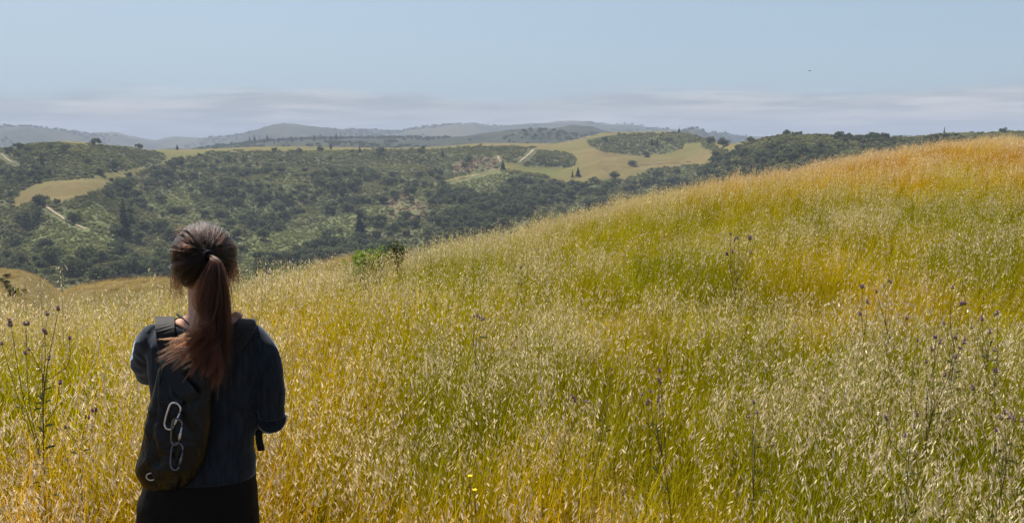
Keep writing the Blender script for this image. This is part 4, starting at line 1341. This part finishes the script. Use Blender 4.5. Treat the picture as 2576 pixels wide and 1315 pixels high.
# ---- daypack
YB = YC - .155
def PB(u, v, dy=0.0): return at_y(u, v, YB + dy)
PACK = [(878, 425, 500, .014, .045), (890, 407, 512, .026, .038), (910, 399, 520, .048, .03), (945, 391, 526, .064, .024), (1000, 377, 528, .078, .02), (1060, 363, 526, .086, .017), (1120, 354, 518, .090, .016), (1160, 343, 508, .090, .016), (1185, 339, 498, .084, .02), (1210, 346, 480, .068, .027), (1232, 356, 458, .045, .035), (1240, 378, 436, .024, .04)]
pv_ = [p[0] for p in PACK]
pk = [smooth_table(pv_, [p[i] for p in PACK]) for i in range(1, 5)]
NVR, NTH = 120, 150
vs = []
for i in range(NVR + 1):
    v = 878 + (1240 - 878) * i / NVR
    ul, ur, dep, dy = [float(f(v)) for f in pk]
    a, b = PB(ul, v), PB(ur, v); c = (a + b) / 2; hw = (b.x - a.x) / 2
    for k in range(NTH):
        th = 2 * math.pi * k / NTH
        cx, sx = math.cos(th), math.sin(th)
        x = hw * math.copysign(abs(cx) ** .8, cx); y = dep / 2 * math.copysign(abs(sx) ** .8, sx)
        vs.append((c.x + x, c.y + dy + y, c.z))
vs = np.array(vs)
xx, zz = vs[:, 0] - PB(350, 1100).x, vs[:, 2]
cxy = np.repeat(vs.reshape(NVR + 1, NTH, 3).mean(1, keepdims=True), NTH, 1).reshape(-1, 3)
dirv = vs - cxy; dirv[:, 2] = 0; dirv /= np.maximum(np.linalg.norm(dirv, axis=1)[:, None], 1e-6)
# long drooping folds fanning from the top corner, plus crumple
topx, topz = PB(410, 890).x - PB(350, 1100).x, PB(410, 890).z
fan = np.arctan2(xx - topx, topz - zz + .03)
fold = np.abs(np.mod(fan * 5.2 + .25 * fbm(xx, zz, .2, 2, 61), 1) - .5) * 2
fold = (fold ** .6) * sstep(0, .10, topz - zz) * sstep(.55, .1, fan) 
cr1 = 1 - np.abs(fbm(xx * 1.6 + vs[:, 1], zz * .7, .15, 2, 62)) * 2
cr2 = 1 - np.abs(fbm(xx, zz * .8 - vs[:, 1], .07, 2, 63)) * 2
face = np.clip(-dirv[:, 1] * 1.3, .08, 1)
vs[:] += dirv * ((fold * .017 + cr1 * .006 + cr2 * .0022) * face)[:, None]
vs = np.concatenate([vs, [vs[:NTH].mean(0)], [vs[-NTH:].mean(0)]])
fs = [(i * NTH + k, i * NTH + (k + 1) % NTH, (i + 1) * NTH + (k + 1) % NTH, (i + 1) * NTH + k) for i in range(NVR) for k in range(NTH)]
fs += [((k + 1) % NTH, k, len(vs) - 2) for k in range(NTH)] + [(NVR * NTH + k, NVR * NTH + (k + 1) % NTH, len(vs) - 1) for k in range(NTH)]
bp = empty('backpack', PB(460, 1240)); bpy.context.view_layer.update()
tag(bp, 'crumpled black packable nylon daypack hanging on the back of the woman', 'backpack')
def bobj(name, me):
    o = obj(name, me, bp); o.matrix_parent_inverse = Matrix.Translation(-bp.location)
    return o
bobj('pack_body', mesh_from('pack_body', vs, fs, [M_NYLON], True))
def band(name, ctrl, width, mat, side=None, thick=.004, n=26):
    pts = curve_pts(ctrl, n); vs_, fs_ = [], []
    for i, p in enumerate(pts):
        t = (pts[min(i + 1, n)] - pts[max(i - 1, 0)]).normalized()
        s_ = (side if side is not None else Vector((1, 0, 0)))
        s_ = (s_ - t * s_.dot(t)).normalized(); w = t.cross(s_)
        a, b = s_ * width / 2, w * thick / 2
        vs_ += [tuple(p - a - b), tuple(p + a - b), tuple(p + a + b), tuple(p - a + b)]
    for i in range(n):
        for k in range(4): fs_.append((4 * i + k, 4 * i + (k + 1) % 4, 4 * i + 4 + (k + 1) % 4, 4 * i + 4 + k))
    fs_ += [(3, 2, 1, 0), (4 * n, 4 * n + 1, 4 * n + 2, 4 * n + 3)]
    return bobj(name, mesh_from(name, vs_, fs_, [mat]))
# padded straps over both shoulders, their thin webbing, and the loose tail under her right elbow
band('shoulder_strap', [PB(425, 905, .03), P(420, 862, -.098), P(416, 825, -.078), P(415, 800, -.02), P(417, 806, .05), P(430, 850, .11), P(440, 930, .125)], .058, M_WEB, thick=.010)
band('shoulder_strap', [PB(535, 905, .04), P(590, 862, -.098), P(618, 828, -.078), P(622, 806, -.02), P(620, 812, .05), P(600, 870, .12), P(612, 960, .125)], .056, M_WEB, thick=.010)
band('strap_tail', [P(612, 960, .125), P(640, 1040, .10), P(650, 1082, .05), P(652, 1105, .045), P(657, 1132, .045)], .024, M_WEB, thick=.003)
# top loop and flaps the karabiners hang from, bottom piping, zip
band('haul_loop', [PB(432, 985, -.012), PB(440, 1005, -.034), PB(446, 1014, -.038), PB(455, 1002, -.034), PB(462, 985, -.012)], .020, M_NYLON, thick=.003)
band('top_flap', [PB(430, 930, -.010), PB(445, 960, -.022), PB(470, 985, -.032), PB(490, 1004, -.032)], .050, M_NYLON, thick=.003)
mb = MB(); mb.tube([PB(380 + 12 * math.cos(q), 1197 + 9 * math.sin(q), -.028) for q in np.linspace(0, 6.28, 14)], .0022, 6, cap=False)
bobj('cord_ring', mb.mesh('cord_ring', [M_STEEL], True))
mb = MB(); mb.tube(curve_pts([PB(404, 905, .002), PB(400, 1000, -.022), PB(403, 1100, -.032), PB(406, 1200, -.016)], 20), .0022, 6)
bobj('zip', mb.mesh('zip', [M_WEB], True))

# ---- the chain of three karabiners
def karabiner(top, bot, width, mat, mat2, label, gate_right, yo):
    A, B = PB(top[0], top[1], yo), PB(bot[0], bot[1], yo - .004)
    ax = (A - B); L = ax.length; ax.normalize()
    sd = ax.cross(Vector((0, 1, 0))).normalized()
    if sd.x < 0: sd = -sd
    rw = width / 2; c = (A + B) / 2
    out = []
    flip = 1 if gate_right else -1
    prof = [(-rw * .86, -L * .36), (-rw, -L * .1), (-rw, L * .30), (-rw * .80, L * .44), (-rw * .3, L * .5), (rw * .35, L * .485), (rw * .88, L * .38), (rw * 1.0, L * .25)]
    gate = [(rw * 1.0, L * .22), (rw * .72, -L * .33)]
    tail_ = [(rw * .70, -L * .36), (rw * .45, -L * .46), (0, -L * .5), (-rw * .5, -L * .47), (-rw * .86, -L * .36)]
    pt = lambda q: c + sd * q[0] * flip + ax * q[1]
    e = empty('karabiner', c); bpy.context.view_layer.update()
    tag(e, label, 'karabiner', 'karabiners chained on the daypack')
    def ko(name, mb, m):
        o = obj(name, mb.mesh(name, [m], True), e); o.matrix_parent_inverse = Matrix.Translation(-c)
    mb = MB(); mb.tube(curve_pts([pt(q) for q in prof], 30), .0029, 8); mb.tube(curve_pts([pt(q) for q in tail_], 16), .0029, 8); ko('frame', mb, mat)
    mb = MB(); mb.tube([pt(gate[0]), pt(gate[1])], .0024, 8); ko('gate', mb, mat2)
    g0, g1 = pt(gate[0]), pt(gate[1])
    mb = MB(); mb.tube([g0.lerp(g1, .42), g0.lerp(g1, .46), g0.lerp(g1, .84), g0.lerp(g1, .88)], [.0032, .0042, .0042, .0032], 10); ko('screw_sleeve', mb, mat2)
karabiner((444, 1013), (423, 1078), .036, M_SILVER, M_SILVER, 'bright silver karabiner, topmost of the chain on the black daypack', True, -.044)
karabiner((447, 1052), (440, 1117), .030, M_GREY, M_STEEL, 'dull grey karabiner, middle of the chain on the black daypack', True, -.050)
karabiner((448, 1112), (440, 1180), .034, M_BLUE, M_BLUE, 'blue grey karabiner, lowest of the chain on the black daypack', True, -.044)
# ------------------------------------------------------------------ thistles and other plants standing in the oats
M_STEM = flat_mat('thistle_stem', (.085, .075, .035, 1), (.17, .14, .065, 1), 30)
M_BRACT = flat_mat('thistle_bract', (.15, .125, .085, 1), (.27, .21, .145, 1), 60)
M_PURPLE = flat_mat('thistle_floret', (.28, .16, .22, 1), (.48, .32, .40, 1), 80)
M_TLEAF = leaf_mat('thistle_leaf', (.035, .045, .018, 1), (.09, .10, .04, 1), .25)
M_GREEN = leaf_mat('lupine_leaf', (.07, .125, .014, 1), (.20, .31, .036, 1), .4)
M_DGREEN = leaf_mat('brush_leaf', (.022, .035, .012, 1), (.075, .10, .03, 1), .3)
def thistle_head_meshes():
    mb = MB()
    prof = [(.003, -.002), (.0075, .002), (.0090, .007), (.0078, .012), (.0060, .015)]
    n = 8; vs, fs = [], []
    for r, z in prof:
        vs += [(r * math.cos(6.2832 * k / n), r * math.sin(6.2832 * k / n), z) for k in range(n)]
    for i in range(len(prof) - 1):
        for k in range(n): fs.append((i * n + k, i * n + (k + 1) % n, (i + 1) * n + (k + 1) % n, (i + 1) * n + k))
    mb.add(vs, fs)
    for k in range(14):                     # spines
        a = k * 2.4; z = .002 + .010 * (k / 14); r = .0085
        p = Vector((r * math.cos(a), r * math.sin(a), z)); d = Vector((math.cos(a), math.sin(a), .7)) * .007
        t = Vector((-math.sin(a), math.cos(a), 0)) * .0012
        mb.add([tuple(p - t), tuple(p + t), tuple(p + d)], [(0, 1, 2)])
    f = MB()
    for k in range(16):
        a = k * 2.4; q = .0055 * math.sqrt((k + .5) / 16)
        p = Vector((q * math.cos(a), q * math.sin(a), .012)); e = p + Vector((q * 1.3 * math.cos(a), q * 1.3 * math.sin(a), .011))
        t = Vector((-math.sin(a), math.cos(a), 0)) * .0014
        f.add([tuple(p - t), tuple(p + t), tuple(e + t * 1.3), tuple(e - t * 1.3)], [(0, 1, 2, 3)])
    return mb.mesh('flower_head', [M_BRACT], True), f.mesh('florets', [M_PURPLE])
TH = thistle_head_meshes()
fr = random.Random(11)
def leafy_piece(mb, p, d, L, w, r):
    s = d.cross(Vector((0, 0, 1)));
    s = s.normalized() if s.length > .01 else Vector((1, 0, 0))
    m = p + d * L * .5 + Vector((0, 0, L * .06)); e = p + d * L - Vector((0, 0, L * .15))
    t = min(1, max(0, r.gauss(.5, .25)))
    mb.add([tuple(p), tuple(m + s * w), tuple(e), tuple(m - s * w)], [(0, 1, 2), (0, 2, 3)], (t, t, t))
def thistle(heads, fork, base, Y, label, sc=1.0, nleaf=26):
    """heads, fork and base as seen in the photo; all stand about Y metres ahead"""
    Y += .45; sc *= .51
    b = at_y(*base, Y); b.z = float(soil(b.x, b.y)) - .02
    fk = at_y(*fork, Y)
    e = empty('thistle', b); bpy.context.view_layer.update()
    tag(e, label, 'thistle', 'thistles standing in the oats')
    inv = Matrix.Translation(-b)
    mb, lf = MB(), MB()
    main = curve_pts([b, b.lerp(fk, .5) + Vector((fr.uniform(-.035, .035), 0, 0)), fk], 10)
    mb.tube(main, [.0046 * sc - .0016 * sc * i / 10 for i in range(11)], 6)
    tops = []
    for h in heads:
        t = at_y(h[0], h[1], Y + fr.uniform(-.25, .25))
        st = main[fr.choice([6, 7, 8, 9, 10])] if len(heads) > 3 else fk
        if t.z < st.z: st = main[max(0, int(10 * max(0, (t.z - .12 - b.z)) / max(.05, fk.z - b.z)))] if fk.z - b.z > .05 else st
        pts = curve_pts([st, st.lerp(t, .45) + Vector(((t.x - st.x) * .14 + fr.gauss(0, .012), fr.gauss(0, .02), .0)), t], 8)
        mb.tube(pts, [.0030 * sc - .0014 * sc * i / 8 for i in range(9)], 5)
        tops.append((t, (pts[-1] - pts[-2]).normalized()))
        for q in range(3):
            p = pts[fr.randint(1, 6)]; a = fr.uniform(0, 6.28)
            leafy_piece(lf, p, Vector((math.cos(a), math.sin(a), .5)).normalized(), fr.uniform(.018, .045) * sc, .004 * sc, fr)
    for q in range(nleaf):
        p = main[0].lerp(main[-1], fr.random()); a = fr.uniform(0, 6.28)
        leafy_piece(lf, p, Vector((math.cos(a), math.sin(a), fr.uniform(.1, .7))).normalized(), fr.uniform(.04, .11) * sc, .010 * sc, fr)
    o = obj('stem', mb.mesh('stem', [M_STEM], True), e); o.matrix_parent_inverse = inv
    o = obj('leaves', lf.mesh('leaves', [M_TLEAF]), e); o.matrix_parent_inverse = inv; o['kind'] = 'stuff'
    for t, d in tops:
        k = fr.choice([1, 1, 2, 3])
        for q in range(k):
            h = obj('flower_head', TH[0], e)
            h.location = t - b + Vector((fr.uniform(-.010, .010), fr.uniform(-.01, .01), fr.uniform(-.014, .0))) * (q > 0)
            dd = (d + Vector((fr.gauss(0, .35), fr.gauss(0, .35), .3))).normalized()
            h.rotation_euler = dd.to_track_quat('Z', 'Y').to_euler(); s = sc * fr.uniform(.8, 1.35); h.scale = (s, s, s)
            f_ = obj('florets', TH[1], h)
thistle([(147, 780), (120, 792), (27, 812), (65, 817), (5, 867), (175, 852), (122, 905), (112, 832), (75, 880), (150, 965)], (107, 962), (104, 1290), 2.75, 'big branching thistle with purple heads left of the woman', 1.25, 40)
thistle([(242, 1030), (165, 1077), (215, 1050)], (200, 1130), (196, 1290), 2.7, 'small low thistle between the big left thistle and the woman', 1.0, 10)
thistle([(2395, 725), (2423, 765), (2376, 816), (2400, 850)], (2402, 885), (2398, 1010), 3.7, 'tallest thin thistle stem at the right with a purple tip', 1.25)
thistle([(2474, 752), (2503, 790), (2488, 838), (2446, 826), (2470, 800)], (2490, 870), (2490, 990), 4.0, 'thistle with paired upright stems near the right edge', 1.3)
thistle([(2354, 850), (2308, 858), (2344, 882), (2332, 912), (2425, 855), (2414, 876), (2374, 942), (2402, 897), (2363, 862)], (2350, 1010), (2348, 1140), 3.3, 'dense branching thistle with many purple heads at the right', 1.3, 36)
thistle([(2503, 880), (2508, 930), (2508, 790)], (2500, 975), (2500, 1080), 3.5, 'slim thistle right of the dense branching one', 1.2, 14)
thistle([(2527, 1040), (2540, 1048), (2553, 1056), (2515, 1052), (2570, 1060), (2505, 1085), (2450, 975)], (2525, 1110), (2522, 1250), 2.7, 'thistle with a tight purple flower cluster at the right edge', 1.25, 30)
thistle([(2275, 1098), (2306, 1040), (2300, 1075), (2228, 1050)], (2285, 1160), (2290, 1290), 2.6, 'low thistle with two purple heads near the bottom right', 1.15, 18)
thistle([(2237, 708), (2280, 798), (2250, 796), (2225, 720), (2205, 735)], (2238, 830), (2236, 920), 4.6, 'pale thistle group on the mid slope at the right', 1.4, 14)
thistle([(2170, 722), (2180, 760), (2165, 790)], (2172, 850), (2172, 930), 4.6, 'thin thistle left of the pale thistle group', 1.3, 8)
thistle([(1838, 590), (1848, 602), (1856, 600), (1885, 600), (1842, 635), (1830, 640), (1888, 637)], (1852, 690), (1852, 770), 6.2, 'thistle standing alone in green grass on the mid slope', 1.8, 16)
thistle([(1660, 935), (1658, 958), (1637, 985), (1614, 993), (1632, 1010), (1658, 1000)], (1650, 1060), (1690, 1220), 2.9, 'leaning thistle with two purple heads in the foreground centre', 1.15, 26)
thistle([(1898, 1015), (1884, 1050), (1945, 1120), (1905, 1040)], (1900, 1100), (1935, 1240), 2.75, 'dark stemmed thistle right of the leaning foreground thistle', 1.1, 20)
thistle([(1200, 792), (1193, 797), (1207, 800), (1214, 803)], (1200, 835), (1200, 900), 4.2, 'single upright thistle in the pale oats at the centre', 1.35, 8)
thistle([(1475, 1010), (1442, 1000), (1540, 930)], (1520, 1060), (1490, 1190), 2.9, 'bare dark leaning stalk in the foreground centre', 1.0, 6)
thistle([(1300, 690), (1330, 668), (1310, 672)], (1312, 715), (1312, 760), 7.5, 'small leafy weed at the edge of the flattened grass', 1.8, 26)
# ---- shrubs on the brow
def brow_shrub(name, u, v, rad, back, mat, label, n, leaf):
    """a shrub on the brow whose top shows at photo point u, v"""
    phi, s = ray(u, v)
    rr = float(near_d(phi)) + back
    x0, y0 = rr * math.sin(phi), rr * math.cos(phi)
    z0 = float(soil(x0, y0)); H = rr * s - z0
    c = Vector((x0, y0, z0)); bpy.context.view_layer.update()
    e = empty(name, c); tag(e, label, 'shrub')
    st, lf = MB(), MB()
    for k in range(30):
        a = fr.uniform(0, 6.28); q = rad * math.sqrt(fr.random())
        top = Vector((q * math.cos(a), q * math.sin(a) * .8, H * fr.uniform(.74, 1.0) - .10 * (q / rad)))
        pts = curve_pts([(0, 0, -.02), top * .5 + Vector((0, 0, .05)), top], 6)
        st.tube(pts, [.004 - .0005 * i for i in range(7)], 4)
        for j in range(n):
            f_ = .3 + .7 * fr.random(); x = f_ * 6; i = min(int(x), 5); p = pts[i].lerp(pts[i + 1], x - i)
            b = fr.uniform(0, 6.28)
            leafy_piece(lf, p, Vector((math.cos(b), math.sin(b), fr.uniform(.2, 1.0))).normalized(), leaf * fr.uniform(.7, 1.3), leaf * .16, fr)
    obj('stem', st.mesh('stem', [M_STEM]), e); o = obj('leaves', lf.mesh('leaves', [mat]), e); o['kind'] = 'stuff'
brow_shrub('lupine_shrub', 926, 608, .26, .15, M_GREEN, 'bright green leafy shrub on the brow of the golden slope', 46, .075)
brow_shrub('dark_shrub', 995, 592, .15, .15, M_DGREEN, 'darker round shrub just right of the bright green one on the brow', 44, .06)
brow_shrub('low_green_plant', 893, 632, .20, .0, M_GREEN, 'low green plant at the left foot of the bright green shrub', 12, .06)
# ---- single tall oats against the valley
def tall_oat(u, vtop, d, label, lean):
    phi, s = ray(u, vtop)
    x0, y0 = d * math.sin(phi), d * math.cos(phi)
    z0 = float(soil(x0, y0)); H = d * s - z0
    e = empty('tall_oat', (x0, y0, z0)); tag(e, label, 'wild oat', 'tall oat stalks on the left brow')
    pts = curve_pts([(-lean, 0, 0), (-lean * .5, 0, H * .55), (0, 0, H)], 10)
    st, hk = MB(), MB(); st.tube(pts, [.0022 - .00012 * i for i in range(11)], 4, (.8, .8, .8))
    for k in range(24):
        f_ = 1 - .42 * fr.random() ** 1.2; x = f_ * 10; i = min(int(x), 9); p = pts[i].lerp(pts[i + 1], x - i)
        a = fr.uniform(0, 6.28)
        q = p + Vector((math.cos(a), math.sin(a), -.1)) * fr.uniform(.008, .032)
        husk(hk, q, Vector((math.cos(a) * .4, math.sin(a) * .4, -fr.uniform(.5, 1))), fr.uniform(.020, .030), fr, (fr.uniform(.6, 1),) * 3)
    obj('stem', st.mesh('stem', [M_STRAW]), e)
    o = obj('seed_heads', hk.mesh('seed_heads', [M_STRAW, M_HUSK]), e); o['kind'] = 'stuff'
M_STRAW = flat_mat('oat_straw', (.30, .20, .07, 1), (.48, .36, .16, 1), 30)
tall_oat(156, 664, 6.4, 'lone tall oat stalk on the brow left of the woman', .05)
tall_oat(381, 668, 6.8, 'tall leaning oat stalk close to the left of the head', -.16)
tall_oat(62, 694, 6.2, 'oat stalk rising over the brow near the left picture edge', .04)
tall_oat(101, 690, 6.6, 'oat stalk between the lone tall one and the left picture edge', .03)
tall_oat(660, 690, 5.5, 'dark oat stalk just right of the ponytail on the brow', .05)
# ---- two small yellow flowers in the foreground
M_YEL = flat_mat('yellow_petal', (.70, .42, .01, 1), (.85, .55, .02, 1), 50, .6)
def flower(u, v, Y, label):
    t = at_y(u, v, Y); b = Vector((t.x, t.y, float(soil(t.x, t.y))))
    e = empty('yellow_flower', b); tag(e, label, 'flower')
    st = MB(); st.tube([(0, 0, 0), (.01, 0, (t.z - b.z) * .6), (0, 0, t.z - b.z)], .0016, 5)
    obj('stem', st.mesh('stem', [M_STEM]), e)
    for k in range(5):
        a = 6.2832 * k / 5; d = Vector((math.cos(a), math.sin(a), .35)); s_ = Vector((-math.sin(a), math.cos(a), 0)); p = Vector((0, 0, t.z - b.z))
        m = MB(); m.add([tuple(p), tuple(p + d * .006 + s_ * .004), tuple(p + d * .010), tuple(p + d * .006 - s_ * .004)], [(0, 1, 2, 3)])
        obj('petal', m.mesh('petal', [M_YEL]), e)
flower(1182, 1196, 2.9, 'upper of two tiny yellow flowers in the dry oats')
flower(1194, 1231, 2.85, 'lower of two tiny yellow flowers in the dry oats')
# ---- a bird far out over the slope
bc = at_y(2037, 178, 150)
e = empty('soaring_bird', bc); tag(e, 'tiny dark bird gliding in the clear sky above the right slope', 'bird')
M_BIRD = flat_mat('dark_feathers', (.02, .018, .016, 1), (.05, .045, .04, 1), 5)
mb = MB(); mb.tube([(-.34, 0, 0), (-.2, 0, .02), (0, 0, .03), (.16, 0, .03), (.24, 0, .01)], [.015, .05, .07, .05, .01], 8)
mb.add([(-.30, -.05, .0), (-.30, .05, .0), (-.46, .08, .0), (-.46, -.08, .0), (-.38, 0, .015)], [(0, 1, 4), (1, 2, 4), (2, 3, 4), (3, 0, 4)])
obj('body', mb.mesh('body', [M_BIRD], True), e)
for sy in (-1, 1):
    mb = MB()
    mb.add([(.10, 0, .04), (.12, .30 * sy, .10), (.02, .66 * sy, .06), (-.05, .62 * sy, .055), (-.08, .28 * sy, .085), (-.10, 0, .04), (.03, .28 * sy, .115)], [(0, 1, 6), (1, 2, 6), (2, 3, 6), (3, 4, 6), (4, 5, 6), (5, 0, 6), (5, 4, 3, 2, 1, 0)])
    obj('wing', mb.mesh('wing', [M_BIRD]), e)
e.rotation_euler = (.25, 0, .5); e.scale = (.8, .8, .8)
